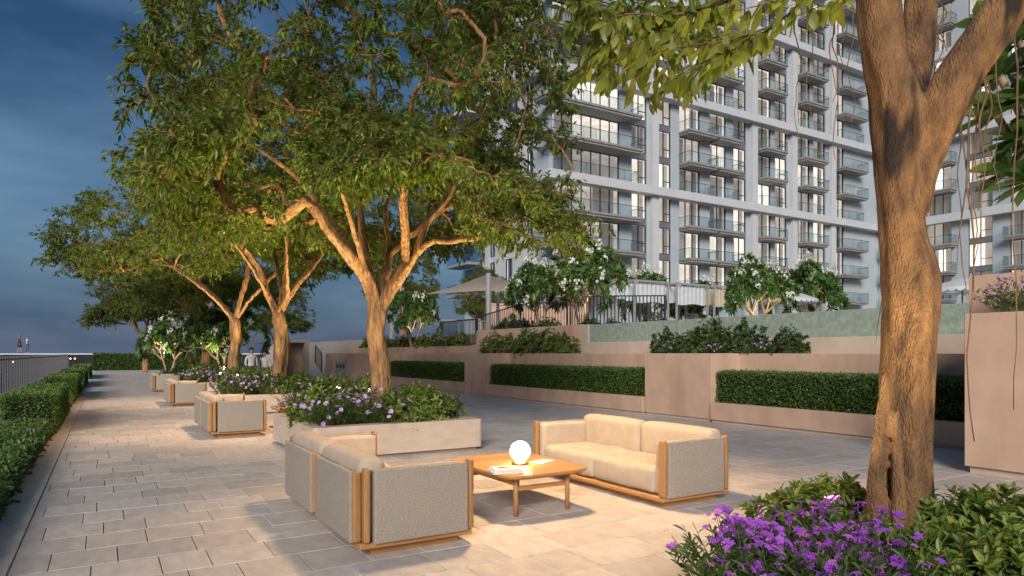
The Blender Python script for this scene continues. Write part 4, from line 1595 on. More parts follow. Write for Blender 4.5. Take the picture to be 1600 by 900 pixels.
BL = []
for k in range(3):
    FP, FD, FN = [], [], []
    for j in range(5):
        a = j * 2 * math.pi / 5 + 0.1 * k
        FP.append((0, 0, 0))
        FD.append((math.cos(a), math.sin(a), 0.12 + 0.08 * k))
        FN.append((0, 0, 1.0))
    V, Q = leaf_arrays(np.array(FP, float), np.array(FD), np.array(FN), np.full(5, 0.027), np.full(5, 0.020), droop=0.12, fold=0.10)
    V2, Q2 = tube_arrays(np.array([(0, 0, -0.018), (0, 0, 0.003)]), np.array([0.0022, 0.005]), 5)
    BL.append(mesh_quads('blossom', *join_arrays([(V, Q), (V2, Q2)])))


def near_petal_material():
    m = leafmat('petal_single', (0.27, 0.06, 0.52), (0.43, 0.13, 0.70), (0.64, 0.20, 0.60), transl=0.3, rough=0.6, spec=0.2)
    t = m.node_tree
    oi = t.nodes.new('ShaderNodeObjectInfo')
    r = [n for n in t.nodes if n.type == 'VALTORGB'][0]
    t.links.new(oi.outputs['Random'], r.inputs['Fac'])


near_petal_material()


def flower_stems(seed, R, H, n, leaves=11, L=0.10):
    """Upright stems with narrow leaves; returns leaf arrays and the stem tips."""
    rg = np.random.default_rng(seed)
    LP, LD, LN, LL = [], [], [], []
    wood, tips = [], []
    for _ in range(n):
        a = rg.uniform(0, 2 * math.pi)
        r = math.sqrt(rg.uniform(0, 1))
        b = np.array([0.55 * R * r * math.cos(a), 0.55 * R * r * math.sin(a), 0])
        lean = unit(np.array([math.cos(a) * r * R * 0.75, math.sin(a) * r * R * 0.75, H * (1 - 0.35 * r * r)]) + rg.normal(0, 0.03, 3))
        h = H * (1 - 0.22 * r * r) * rg.uniform(0.72, 1.12)
        tip = b + lean * h
        mid = b + lean * h * 0.5 + np.array([0, 0, 0.04 * h])
        wood.append(tube_arrays(np.array([b, mid, tip]), np.array([0.004, 0.003, 0.002]), 3))
        s = rg.uniform(0.2, 0.97, leaves)[:, None]
        LP.append(b + (tip - b) * s)
        az = rg.uniform(0, 6.28, leaves)
        LD.append(unit(np.stack([np.cos(az), np.sin(az), np.full(leaves, 0.55)], 1) + lean * 0.5))
        LN.append(np.tile(np.array([0, 0, 1.0]), (leaves, 1)) + rg.normal(0, 0.2, (leaves, 3)))
        LL.append(rg.uniform(0.6, 1.15, leaves) * L)
        tips.append((tip, lean))
    LP, LD, LN, LL = map(np.concatenate, (LP, LD, LN, LL))
    return join_arrays([leaf_arrays(LP, LD, LN, LL, LL * 0.2, droop=0.25, fold=0.15)] + wood), tips


def near_flower(k, loc, rz, label, R_=0.42, H=0.46, n=95, nb=26):
    rg = np.random.default_rng(500 + k)
    t = thing('flower_plant', label, 'flowers', loc, rz, 'purple flowers at the front edge')
    arr, tips = flower_stems(300 + k, R_, H, n)
    link('foliage', mesh_quads('flower_leaves', *arr), 'leaf_flower', t, stuff=True)
    tips.sort(key=lambda q: -q[0][2] + 0.1 * rg.normal())
    cand = tips[:max(10, nb // 2)]
    for j in range(nb):
        p, d = cand[int(rg.integers(0, len(cand)))]
        f = p + rg.normal(0, 0.022, 3) + np.array([0, 0, 0.02])
        o = link('blossom', BL[int(rg.integers(0, 3))], 'petal_single', t, tuple(f))
        nrm = Vector(tuple(unit(np.array([0, 0, 0.8]) + d * 0.5 + rg.normal(0, 0.45, 3) - FWD * 0.45)))
        o.rotation_euler = nrm.to_track_quat('Z', 'Y').to_euler()
        s = float(rg.uniform(0.8, 1.2))
        o.scale = (s, s, s)
    return t


def mid_flower_meshes(seed):
    arr, tips = flower_stems(seed, 0.5, 0.5, 80, leaves=9, L=0.10)
    rg = np.random.default_rng(seed + 1)
    FP, FD, FN = [], [], []
    for (p, d) in tips:
        if rg.uniform() < 0.42:
            for _ in range(2):
                f = p + rg.normal(0, 0.03, 3)
                fn = unit(d * 0.8 + rg.normal(0, 0.6, 3) + np.array([0, 0, 0.2]))
                fu = unit(np.cross(fn, [0.3, 0.5, 0.81]))
                fw = np.cross(fn, fu)
                for j in range(5):
                    a = j * 1.2566
                    FP.append(f)
                    FD.append(math.cos(a) * fu + math.sin(a) * fw + 0.25 * fn)
                    FN.append(fn)
    n = len(FP)
    return (mesh_quads('flower_leaves', *arr), mesh_quads('flower_blossoms', *leaf_arrays(np.array(FP), np.array(FD), np.array(FN), np.full(n, 0.036), np.full(n, 0.032))))


MF = [mid_flower_meshes(s) for s in (900, 910)]


def place_flower(k, loc, rz, sca, label, mat='petal_lilac'):
    t = thing('flower_plant', label, 'flowers', loc, rz, 'purple flower clumps in planters and beds', sca)
    link('foliage', MF[k][0], 'leaf_flower', t, stuff=True)
    link('blossoms', MF[k][1], mat, t, stuff=True)
    return t

# ================================================================== PLANTERS AND PLANTING
# foreground bed: a low soil mound with a stone edging
bed = thing('flower_bed', 'planted soil mound around the old trunk at the right front', 'flower bed', (3.3, -0.6, 0))
mb = MB()
nx, ny = 14, 18
for j in range(ny + 1):
    for i in range(nx + 1):
        u, v = i / nx, j / ny
        h = 0.02 + 0.22 * min(1, 4 * min(u, 1 - u, v, 1 - v) + 0.0)
        mb.v.append((u * 4.2, v * 3.95, h + 0.02 * math.sin(9 * u + 7 * v)))
for j in range(ny):
    for i in range(nx):
        a = j * (nx + 1) + i
        mb.f.append((a, a + 1, a + nx + 2, a + nx + 1))
mb.build('soil', 'soil', bed, smooth=True)
MB().box(-0.08, -0.05, -0.01, -0.002, 4.03, 0.045).build('edging', 'kerbstone', bed)
MB().box(0.0, 3.952, -0.01, 4.2, 4.03, 0.045).build('edging', 'kerbstone', bed)


def on_bed(px, d):
    p = FWD * d + RGT * ((px - 800) / FPX * d)
    return p[0], p[1]


NF_ = [(1165, 4.05, 'leftmost clump of purple flowers at the front bed, spilling onto the paving'), (1195, 3.72, 'purple flower clump low at the front bed left of the picture bottom'),
       (1238, 4.30, 'purple flower clump at the back of the bed nearest the sofa'), (1290, 3.95, 'purple flower clump in the middle of the front bed'),
       (1255, 3.45, 'purple flower clump at the bottom edge left of centre of the bed'), (1335, 3.55, 'dense purple flower clump in front of the old trunk'),
       (1330, 4.25, 'purple flower clump close by the old trunk on its left'), (1400, 3.25, 'purple flower clump at the bottom edge below the old trunk'),
       (1310, 3.05, 'purple flower clump cut by the bottom edge of the picture'), (1480, 3.1, 'purple flower clump among the green shrubs at lower right'),
       (1425, 3.72, 'small purple flower clump between the trunk and the shrubs')]
for k, (px, d, lab) in enumerate(NF_):
    x, y = on_bed(px, d)
    near_flower(k, (x, y, 0.10), 0.7 * k, lab, R_=0.40, H=0.50 if d > 3.3 else 0.42, n=100, nb=70 if k not in (9, 10) else 16)
NS = [(1262, 4.95, 0.95, 'green shrub left behind the old trunk'), (1322, 5.05, 0.95, 'green shrub touching the back of the old trunk'),
      (1478, 4.55, 1.0, 'green shrub just right of the old trunk'), (1535, 4.35, 1.0, 'bright green shrub in the right half of the bed'),
      (1600, 4.45, 1.05, 'green shrub at the right picture edge'), (1455, 4.0, 0.85, 'low green shrub at the right foot of the trunk'),
      (1520, 3.75, 0.9, 'green shrub at lower right behind the last flowers'), (1590, 3.6, 0.95, 'green shrub in the lower right corner'),
      (1375, 4.35, 0.7, 'small green shrub right at the foot of the old trunk')]
for k, (px, d, s, lab) in enumerate(NS):
    x, y = on_bed(px, d)
    place_shrub(SH_NEAR, k % 2, (x, y, 0.16), 1.3 * k, (s, s, s * 1.15), lab, 'leaf_shrub' if k in (0, 1, 2, 3, 5, 8, 4, 6, 7) else 'leaf_dark_shrub')

# stone planters with shrubs and flowers, one per tree
ORD = ['nearest', 'second', 'third']


def planter(k):
    y0 = 9.87 + PER * k
    nm = ORD[k]
    t = thing('stone_planter', f'square cream stone planter, {nm} along the row of ficus trees', 'planter', (2.6, y0, 0), group='stone planters in a row')
    W, D, H = 2.8, 2.8, 0.51
    b = 0.26

    def ring(x0, y0_, x1, y1, r):
        pts = []
        for (cx, cy, a0) in ((x1 - r, y1 - r, 0), (x0 + r, y1 - r, 90), (x0 + r, y0_ + r, 180), (x1 - r, y0_ + r, 270)):
            for s in range(5):
                a = R(a0 + 22.5 * s)
                pts.append((cx + r * math.cos(a), cy + r * math.sin(a)))
        return pts
    o = ring(0, 0, W, D, 0.06)
    i = ring(b, b, W - b, D - b, 0.05)
    m = MB()
    n = len(o)
    m.v = [(p[0], p[1], 0.05) for p in o] + [(p[0], p[1], H) for p in o] + [(p[0], p[1], H) for p in i] + [(p[0], p[1], 0.3) for p in i]
    for q in range(n):
        w = (q + 1) % n
        m.f += [(q, w, n + w, n + q), (n + q, n + w, 2 * n + w, 2 * n + q), (2 * n + q, 2 * n + w, 3 * n + w, 3 * n + q)]
    m.build('stone_box', 'travertine', t, bevel=0.0)
    MB().box(0.08, 0.08, -0.01, W - 0.08, D - 0.08, 0.049).build('base_plinth', 'travertine', t)
    MB().box(b - 0.02, b - 0.02, 0.28, W - b + 0.02, D - b + 0.02, 0.46).build('soil', 'soil', t)
    cx, cy = 2.6, y0
    rg = np.random.default_rng(40 + k)
    lay = [('f', 0.45, 0.50), ('s', 0.5, 1.25), ('f', 1.05, 0.5), ('s', 1.55, 0.55), ('s', 2.15, 0.65), ('s', 1.05, 1.85), ('f', 0.5, 2.2), ('s', 2.25, 1.6), ('s', 1.7, 2.3)]
    side = {0: 'left front corner', 1: 'left side', 2: 'front left', 3: 'front right', 4: 'right front corner', 5: 'back left', 6: 'left back corner', 7: 'right side', 8: 'back right'}
    for j, (q, x, y) in enumerate(lay):
        lab = f'in the {nm} stone planter, at its {side[j]}'
        if q == 'f':
            place_flower((j + k) % 2, (cx + x, cy + y, 0.44), rg.uniform(0, 6), 1.15, 'lilac flower clump ' + lab, 'petal_lilac')
        else:
            place_shrub(SH_NEAR if k == 0 else SH_NEAR, (j + k) % 2, (cx + x, cy + y, 0.40), rg.uniform(0, 6), (1.1, 1.1, 1.75 if j in (1, 5, 8) else 1.4), 'green shrub ' + lab, 'leaf_shrub', 'shrubs in the stone planters')
    return t


for k in range(3):
    planter(k)
for k, (x, y, s) in enumerate(((3.0, 36.2, 1.5), (4.4, 36.6, 1.7), (5.8, 37.2, 1.6), (3.4, 39.0, 1.6), (7.4, 36.0, 1.5))):
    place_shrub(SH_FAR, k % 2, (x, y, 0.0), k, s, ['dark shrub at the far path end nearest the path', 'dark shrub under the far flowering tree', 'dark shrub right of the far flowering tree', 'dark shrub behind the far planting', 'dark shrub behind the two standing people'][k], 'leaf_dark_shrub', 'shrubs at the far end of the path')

# shrubs on the tiers
tier = [(13.45, 23.6, 0.72, 'round shrub at the left end of the far tier group'), (13.5, 22.5, 0.62, 'low shrub second in the far tier group'), (13.5, 21.1, 0.8, 'round shrub in the middle of the far tier group'),
        (13.5, 19.8, 0.75, 'shrub near the right end of the far tier group'), (13.5, 18.8, 0.6, 'low shrub at the right end of the far tier group')]
for k, (x, y, s, lab) in enumerate(tier):
    place_shrub(SH_TIER, k % 3, (x, y, 1.56), 3.14 * (k % 2) + 0.15, 1.4 * s, lab, 'leaf_shrub', 'shrubs on the wall tiers')
tier = [(13.5, 13.9, 0.62, 'dark round shrub at the left end of the near tier group'), (13.55, 12.4, 0.8, 'tall dark shrub in the middle of the near tier group'), (13.35, 13.0, 0.5, 'small low shrub in front of the near tier group'),
        (13.5, 11.3, 0.72, 'round dark shrub right of the middle of the near tier group'), (13.5, 10.0, 0.55, 'low pale shrub at the right end of the near tier group')]
for k, (x, y, s, lab) in enumerate(tier):
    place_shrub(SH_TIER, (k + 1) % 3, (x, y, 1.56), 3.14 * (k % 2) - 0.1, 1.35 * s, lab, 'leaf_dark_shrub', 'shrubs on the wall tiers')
for k, (x, y, z, s, lab) in enumerate([(13.35, 24.2, 1.58, 0.62, 'purple flowers left of the far tier shrubs'), (13.3, 21.9, 1.58, 0.66, 'purple flowers before the middle of the far tier shrubs'), (13.3, 20.4, 1.58, 0.62, 'purple flowers before the right half of the far tier shrubs'),
                                       (13.3, 13.4, 1.58, 0.66, 'purple flowers left of centre in the near tier group'), (13.3, 11.8, 1.58, 0.66, 'purple flowers in front of the tall shrub of the near tier group'), (13.4, 10.6, 1.58, 0.7, 'pale purple flowers right of the near tier group'),
                                       (13.9, 29.4, 1.9, 1.1, 'purple flowers on the shrub ledge before the short railing'), (14.0, 36.0, 1.9, 1.1, 'purple flowers on the shrub ledge left of the pale flowering tree'),
                                       (10.35, 4.15, 2.12, 0.95, 'purple flower clump on top of the large plaster block at the right edge')]):
    place_flower(k % 2, (x, y, z), 0.9 * k, s, lab, 'petal_purple')
for k, y in enumerate((28.0, 30.2, 31.6, 34.6, 37.5, 40.0)):
    place_shrub(SH_FAR, k % 2, (14.0, y, 1.88), 2.1 * k, (1.0, 1.1, 1.15), ['shrub on the ledge next to the pink wall end', 'shrub on the ledge before the short railing', 'bright shrub at the foot of the pale flowering tree', 'shrub on the ledge left of the pale flowering tree', 'shrub on the ledge right of the ficus trunk gap', 'shrub at the far end of the ledge'][k], 'leaf_shrub', 'shrubs on the ledge')
for k, (x, y, s) in enumerate(((15.2, 22.3, 0.9), (16.3, 21.0, 0.85), (15.3, 25.6, 1.1), (16.6, 26.5, 1.2), (18.2, 22.0, 0.9), (25.0, 23.4, 1.2), (28.0, 23.0, 1.2), (31.0, 22.4, 1.2), (24.2, 31.0, 1.2))):
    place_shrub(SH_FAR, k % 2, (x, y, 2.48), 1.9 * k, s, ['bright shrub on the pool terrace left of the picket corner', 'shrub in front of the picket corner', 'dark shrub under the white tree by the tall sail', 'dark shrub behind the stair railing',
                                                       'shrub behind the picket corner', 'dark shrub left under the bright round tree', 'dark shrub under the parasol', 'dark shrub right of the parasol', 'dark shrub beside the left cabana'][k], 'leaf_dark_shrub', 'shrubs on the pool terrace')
for k, (x, y) in enumerate(((-6.2, 40.0), (-6.6, 44.5), (-6.2, 49.0))):
    place_shrub(SH_FAR, k % 2, (x, y, 0.8), k, 1.3, ['nearest dark bush seen through the fence', 'middle dark bush seen through the fence', 'farthest dark bush seen through the fence'][k], 'leaf_shrub', 'bushes in the sunken court')

# ================================================================== LOUNGE FURNITURE


def rbox(x0, y0, z0, x1, y1, z1, r, seg=4):
    return MB().box(x0, y0, z0, x1, y1, z1).mesh('rounded', bevel=r, seg=seg, smooth=True)


def cushion_mesh(x0, y0, z0, x1, y1, z1, r=0.07, puff=0.02, seed=0):
    """Soft block: rounded, slightly swollen and uneven."""
    bm = bmesh.new()
    bmesh.ops.create_cube(bm, size=1.0)
    sx, sy, sz = x1 - x0, y1 - y0, z1 - z0
    for v in bm.verts:
        v.co = Vector((v.co.x * sx, v.co.y * sy, v.co.z * sz))
    bmesh.ops.bevel(bm, geom=list(bm.edges), offset=r, segments=5, profile=0.5, affect='EDGES', clamp_overlap=True)
    bmesh.ops.subdivide_edges(bm, edges=[e for e in bm.edges if e.calc_length() > 0.12], cuts=7, use_grid_fill=True)
    for v in bm.verts:
        a, b, c = v.co.x / sx * 2, v.co.y / sy * 2, v.co.z / sz * 2
        k = puff
        v.co.x += k * math.copysign(1, a) * (abs(a) > 0.7) * (1 - b * b) * (1 - c * c)
        v.co.y += k * math.copysign(1, b) * (abs(b) > 0.7) * (1 - a * a) * (1 - c * c)
        v.co.z += k * math.copysign(1, c) * (abs(c) > 0.7) * (1 - a * a) * (1 - b * b)
        v.co.z += 0.005 * math.sin(13 * v.co.x + seed) * math.sin(11 * v.co.y + 2 * seed)
        v.co += Vector(((x0 + x1) / 2, (y0 + y1) / 2, (z0 + z1) / 2))
    me = bpy.data.meshes.new('cushion')
    bm.to_mesh(me)
    bm.free()
    smoothmesh(me)
    return me


def make_sofa(label):
    """Two-seat lounge sofa; back on the low-x side, seat opens to +x. Footprint 1.0 x 2.45."""
    t = thing('lounge_sofa', label, 'sofa', group='lounge sofas with teak frames')
    LY, DX = 2.45, 1.0
    MB().box(0.12, 0.10, 0.0, DX - 0.10, LY - 0.10, 0.06).build('plinth', 'teak_flat', t, bevel=0.006)
    link('platform', MB().box(0.005, 0.02, 0.062, DX - 0.01, LY - 0.02, 0.115).mesh('platform', bevel=0.02, seg=3), 'teak_flat', t)
    # arms: woven outer slab with a rounded teak post at each end
    for s in (0, 1):
        y0, y1 = (0.0, 0.065) if s == 0 else (LY - 0.065, LY)
        link('arm_panel', rbox(0.115, y0 - 0.012 * (1 - s), 0.105, DX - 0.065, y1 + 0.012 * s, 0.685, 0.014, 3), 'fabric', t)
        yi0, yi1 = (0.068, 0.185) if s == 0 else (LY - 0.185, LY - 0.068)
        link('arm_cushion', cushion_mesh(0.24, yi0, 0.125, DX - 0.05, yi1, 0.675, 0.035, 0.006, s), 'cushion', t)
        for x in (0.035, DX - 0.055):
            yp0, yp1 = (y0 - 0.004, y1 + 0.02) if s == 0 else (y0 - 0.02, y1 + 0.004)
            link('post', rbox(x, yp0, 0.118, x + 0.05, yp1, 0.70, 0.02, 4), 'teak', t)
    # back: two slabs with posts, thick cushions rising above them
    half = LY / 2
    for s in (0, 1):
        a = 0.115 + s * (half - 0.04)
        b = a + half - 0.20
        link('back_panel', rbox(-0.045, a + 0.0, 0.105, 0.02, b + 0.0, 0.665, 0.016, 3), 'fabric', t)
        for y in (a - 0.052, b + 0.004):
            link('post', rbox(-0.035, y, 0.118, 0.035, y + 0.046, 0.672, 0.02, 4), 'teak', t)
        ca, cb_ = (0.075, half - 0.012) if s == 0 else (half + 0.012, LY - 0.075)
        link('back_cushion', cushion_mesh(0.028, ca, 0.12, 0.25, cb_, 0.765, 0.075, 0.012, 3 + s), 'cushion', t)
        sa, sb = (0.19, half - 0.006) if s == 0 else (half + 0.006, LY - 0.19)
        link('seat_cushion', cushion_mesh(0.255, sa, 0.12, DX - 0.035, sb, 0.405, 0.06, 0.016, 6 + s), 'cushion', t)
    return t


sofa = make_sofa('nearest beige sofa seen from behind, its back towards the path')
sofa.location = (1.69, 5.06, 0)
s2 = dup(sofa, (5.88, 5.08 + 2.45, 0), math.pi, 'beige sofa facing the camera side of the table, lit warm, right of the lamp')
dup(sofa, (1.72, 5.06 + PER, 0), 0, 'second beige sofa along the path, beside the first stone planter')
dup(sofa, (1.70, 5.06 + 2 * PER, 0), 0, 'third beige sofa along the path')
dup(sofa, (1.70, 5.06 + 3 * PER, 0), 0, 'farthest beige sofa along the path, partly hidden')


def make_table(label):
    t = thing('coffee_table', label, 'table', group='teak coffee tables')
    a, b = 0.52, 0.68
    n = 56

    def sup(k, ex=6.0):
        pts = []
        for i in range(n):
            th = 2 * math.pi * i / n
            c, s = math.cos(th), math.sin(th)
            pts.append((k * a * math.copysign(abs(c) ** (2 / ex), c), k * b * math.copysign(abs(s) ** (2 / ex), s)))
        return pts
    # top of separate boards with fine joints
    nb = 7
    outl = np.array(sup(1.0))
    ys = np.linspace(-b, b, nb + 1)
    for i in range(nb):
        y0, y1 = ys[i] + 0.0012, ys[i + 1] - 0.0012

        def xr(y):
            return a * (1 - min(1, abs(y) / b) ** 6.0) ** (1 / 6.0)
        yy = np.linspace(y0, y1, 7)
        poly = [(-xr(y), y) for y in yy][::-1] + [(xr(y), y) for y in yy]
        MB().prism(poly, 0.405, 0.43).build('board', 'teak_flat', t)
    m = MB().prism(sup(0.955), 0.385, 0.4035)
    m.build('under_frame', 'teak_flat', t)
    lx, ly = 0.31, 0.49
    for sx in (-1, 1):
        for sy in (-1, 1):
            MB().tube([(sx * lx, sy * ly, 0.0), (sx * lx, sy * ly, 0.2), (sx * lx, sy * ly, 0.385)], np.array([0.022, 0.026, 0.027]), 14).build('leg', 'teak', t, smooth=True)
    for sy in (-1, 1):
        MB().box(-lx + 0.02, sy * ly - 0.016, 0.25, lx - 0.02, sy * ly + 0.016, 0.295).build('stretcher', 'teak_flat', t, bevel=0.006)
    for sx in (-1, 1):
        MB().box(sx * lx - 0.016, -ly + 0.02, 0.30, sx * lx + 0.016, ly - 0.02, 0.345).build('stretcher', 'teak_flat', t, bevel=0.006)
    return t


tab = make_table('teak coffee table with rounded top under the glowing globe lamp')
tab.location = (3.76, 6.12, 0)
dup(tab, (3.62, 6.17 + PER, 0), 0, 'orange lit teak table at the second sofa, behind the flowers')
dup(tab, (3.62, 6.17 + 2 * PER, 0), 0, 'far teak table at the third sofa')

gl = thing('globe_lamp', 'glowing white globe lamp on the coffee table', 'lamp', (3.76, 6.05, 0.431))
MB().lathe([(0.085, 0.0), (0.09, 0.006), (0.09, 0.018), (0.05, 0.024), (0.04, 0.03)], 32).build('base', 'brass', gl, smooth=True)
prof = [(0.107 * math.sin(a), 0.134 - 0.107 * math.cos(a)) for a in np.linspace(0.25, math.pi - 0.02, 22)]
MB().lathe(prof, 36).build('globe', 'globe', gl, smooth=True)

bk = thing('book', 'upper book of two on the front of the coffee table', 'book', (3.38, 5.70, 0.457), R(-18))
MB().box(-0.14, -0.10, 0.003, 0.13, 0.10, 0.017).build('pages', 'paper', bk)
MB().box(-0.145, -0.105, 0.0, 0.135, 0.105, 0.0028).build('cover', 'paper', bk)
MB().box(-0.145, -0.105, 0.0172, 0.135, 0.105, 0.020).build('cover', 'paper', bk)
MB().box(-0.09, -0.05, 0.0203, 0.07, 0.05, 0.0208).build('cover_print', 'book_print', bk)
b2 = thing('book', 'lower book of two on the front of the coffee table', 'book', (3.38, 5.70, 0.431), R(-14))
MB().box(-0.155, -0.105, 0.003, 0.145, 0.105, 0.022).build('pages', 'paper', b2)
MB().box(-0.16, -0.11, 0.0, 0.15, 0.11, 0.0028).build('cover', 'paper', b2)
MB().box(-0.16, -0.11, 0.0222, 0.15, 0.11, 0.025).build('cover', 'paper', b2)
nt_ = thing('magazine', 'thin pale magazine lying right of the globe lamp', 'magazine', (4.05, 6.05, 0.431), R(25))
MB().box(-0.12, -0.08, 0.0, 0.12, 0.08, 0.006).build('pages', 'paper', nt_)
MB().box(-0.118, -0.078, 0.0062, 0.118, 0.078, 0.0072).build('cover', 'paper', nt_)

# ================================================================== POOL TERRACE FURNITURE


gw = thing('garden_wall', 'beige garden wall behind the flowering trees left of the cabanas', 'wall', (22.6, 40.0, 2.5))
MB().box(0, 0, 0, 8, 0.3, 2.4).build('wall_face', 'plaster', gw)
MB().box(-0.08, -0.06, 2.402, 8.08, 0.36, 2.52).build('coping', 'plaster_cream', gw)


def cabana(x, y, rz, label, cloth):
    t = thing('cabana', label, 'cabana', (x, y, 2.5), rz, 'curtained cabanas by the pool')
    W, D, H = 2.6, 2.4, 3.2
    for (px, py) in ((0, 0), (W, 0), (0, D), (W, D)):
        MB().box(px - 0.05, py - 0.05, 0, px + 0.05, py + 0.05, H).build('post', 'grey_paint', t)
    for (a, b_) in (((-0.06, -0.055), (W + 0.06, 0.055)), ((-0.06, D - 0.055), (W + 0.06, D + 0.055))):
        MB().box(a[0], a[1], H + 0.002, b_[0], b_[1], H + 0.12).build('beam', 'grey_paint', t)
    for px in (0, W):
        MB().box(px - 0.05, 0.06, H + 0.002, px + 0.05, D - 0.06, H + 0.118).build('beam', 'grey_paint', t)
    # sagging valance folds under the roof
    for j, yv in enumerate(np.linspace(0.12, D - 0.12, 4)):
        m = MB()
        xs = np.linspace(0.06, W - 0.06, 33)
        drop = 1.15 - 0.15 * j
        for i, xq in enumerate(xs):
            w = 0.035 * math.sin(i * 1.45 + j)
            m.v += [(xq, yv + w, H - 0.02), (xq, yv + 1.6 * w, H - drop - 0.05 * math.sin(xq * 3 + j))]
        for i in range(32):
            m.f.append((2 * i, 2 * i + 2, 2 * i + 3, 2 * i + 1))
        me = m.mesh('curtain', smooth=True)
        link('curtain', me, cloth, t)
    # slatted screen
    for k in range(10):
        MB().box(0.06, D - 0.04, 0.15 + 0.16 * k, W * 0.45, D + 0.0, 0.25 + 0.16 * k).build('slat', 'grey_paint', t)
    # day bed
    link('day_bed', rbox(0.35, 0.35, 0.02, W - 0.3, D - 0.5, 0.45, 0.06), 'white_cloth', t)
    return t


cabana(25.9, 29.3, 0.0, 'leftmost cabana with pale blue curtains behind the picket railing', 'white_cloth')
cabana(29.2, 29.3, 0.0, 'middle cabana with pale curtains', 'white_cloth')
cabana(32.4, 29.3, 0.0, 'rightmost cabana with cream curtains', 'sail_cloth')


def parasol(x, y, label, r=1.5, z=2.1, base=2.5):
    t = thing('parasol', label, 'parasol', (x, y, base), 0.3, 'scalloped white parasols')
    MB().tube([(0, 0, 0), (0, 0, z - 0.05)], 0.03, 8).build('pole', 'fence_metal', t)
    MB().lathe([(0.3, 0), (0.3, 0.06), (0.05, 0.1)], 16).build('base', 'fence_metal', t)
    m = MB()
    n = 32
    for ri, (rr, zz) in enumerate(((0.03, z), (0.5 * r, z - 0.19), (r, z - 0.46))):
        for i in range(n):
            a = 2 * math.pi * i / n
            k = 1 - 0.04 * (i % 4 == 2) * (ri > 0)
            m.v.append((rr * k * math.cos(a), rr * k * math.sin(a), zz))
    for k in range(2):
        for i in range(n):
            j = (i + 1) % n
            m.f.append((k * n + i, k * n + j, (k + 1) * n + j, (k + 1) * n + i))
    m.build('canopy', 'white_cloth', t, smooth=True)
    for i in range(n):
        a0, a1 = 2 * math.pi * i / n, 2 * math.pi * (i + 1) / n
        v = MB()
        for s in np.linspace(0, 1, 5):
            a = a0 + (a1 - a0) * s
            v.v += [(r * 1.002 * math.cos(a), r * 1.002 * math.sin(a), z - 0.46), (r * 1.01 * math.cos(a), r * 1.01 * math.sin(a), z - 0.56 - 0.09 * math.sin(math.pi * s))]
        v.f = [(2 * q, 2 * q + 2, 2 * q + 3, 2 * q + 1) for q in range(4)]
        v.build('scallop', 'white_cloth', t)
    return t


parasol(28.3, 21.0, 'scalloped white parasol right of the bright round tree', 1.35, 2.15)
parasol(31.2, 14.6, 'scalloped white parasol glimpsed right of the old trunk', 1.5, 2.3)


def sail(label, A, B, Cc, Dd, posts, mat='sail_cloth'):
    A, B, Cc, Dd = [np.array(q, float) for q in (A, B, Cc, Dd)]
    t = thing('shade_sail', label, 'shade sail', (A[0], A[1], 2.0), group='cream shade sails')
    o = np.array([A[0], A[1], 2.0])
    n = 14
    m = MB()
    for i in range(n + 1):
        for j in range(n + 1):
            u, v = i / n, j / n
            p = A * (1 - u) * (1 - v) + B * u * (1 - v) + Cc * u * v + Dd * (1 - u) * v
            cen = (A + B + Cc + Dd) / 4
            k = 0.16 * (u * (1 - u) * 4 * abs(2 * v - 1) ** 2 + v * (1 - v) * 4 * abs(2 * u - 1) ** 2) * 0.5
            p = p + (cen - p) * k * np.array([1, 1, 0.3])
            m.v.append(tuple(p - o))
    for i in range(n):
        for j in range(n):
            a = i * (n + 1) + j
            m.f.append((a, a + 1, a + n + 2, a + n + 1))
    m.build('cloth', mat, t, smooth=True)
    for (x, y, z0, z1, r) in posts:
        MB().tube([(x - o[0], y - o[1], z0 - 2.0), (x - o[0], y - o[1], z1 - 2.0)], r, 10).build('post', 'grey_paint', t)
    return t


sail('tall cream shade sail rising to a grey post behind the white flowering tree', (15.3, 34.6, 4.9), (17.2, 31.0, 5.75), (23.5, 31.5, 4.7), (21.5, 36.0, 5.6), [(17.25, 30.9, 2.5, 5.8, 0.14), (20.3, 35.2, 2.5, 5.2, 0.1)])
sail('low flat cream shade sail left of the tall one', (14.4, 41.5, 3.75), (18.9, 36.0, 3.65), (23, 39.0, 3.7), (19, 44, 3.9), [(15.6, 40.6, 2.5, 3.9, 0.12), (18.6, 37.0, 2.5, 3.7, 0.09)])

# ================================================================== PEOPLE


surf('skin', (0.38, 0.22, 0.15), (0.34, 0.19, 0.13), rough=0.6, scale=20)


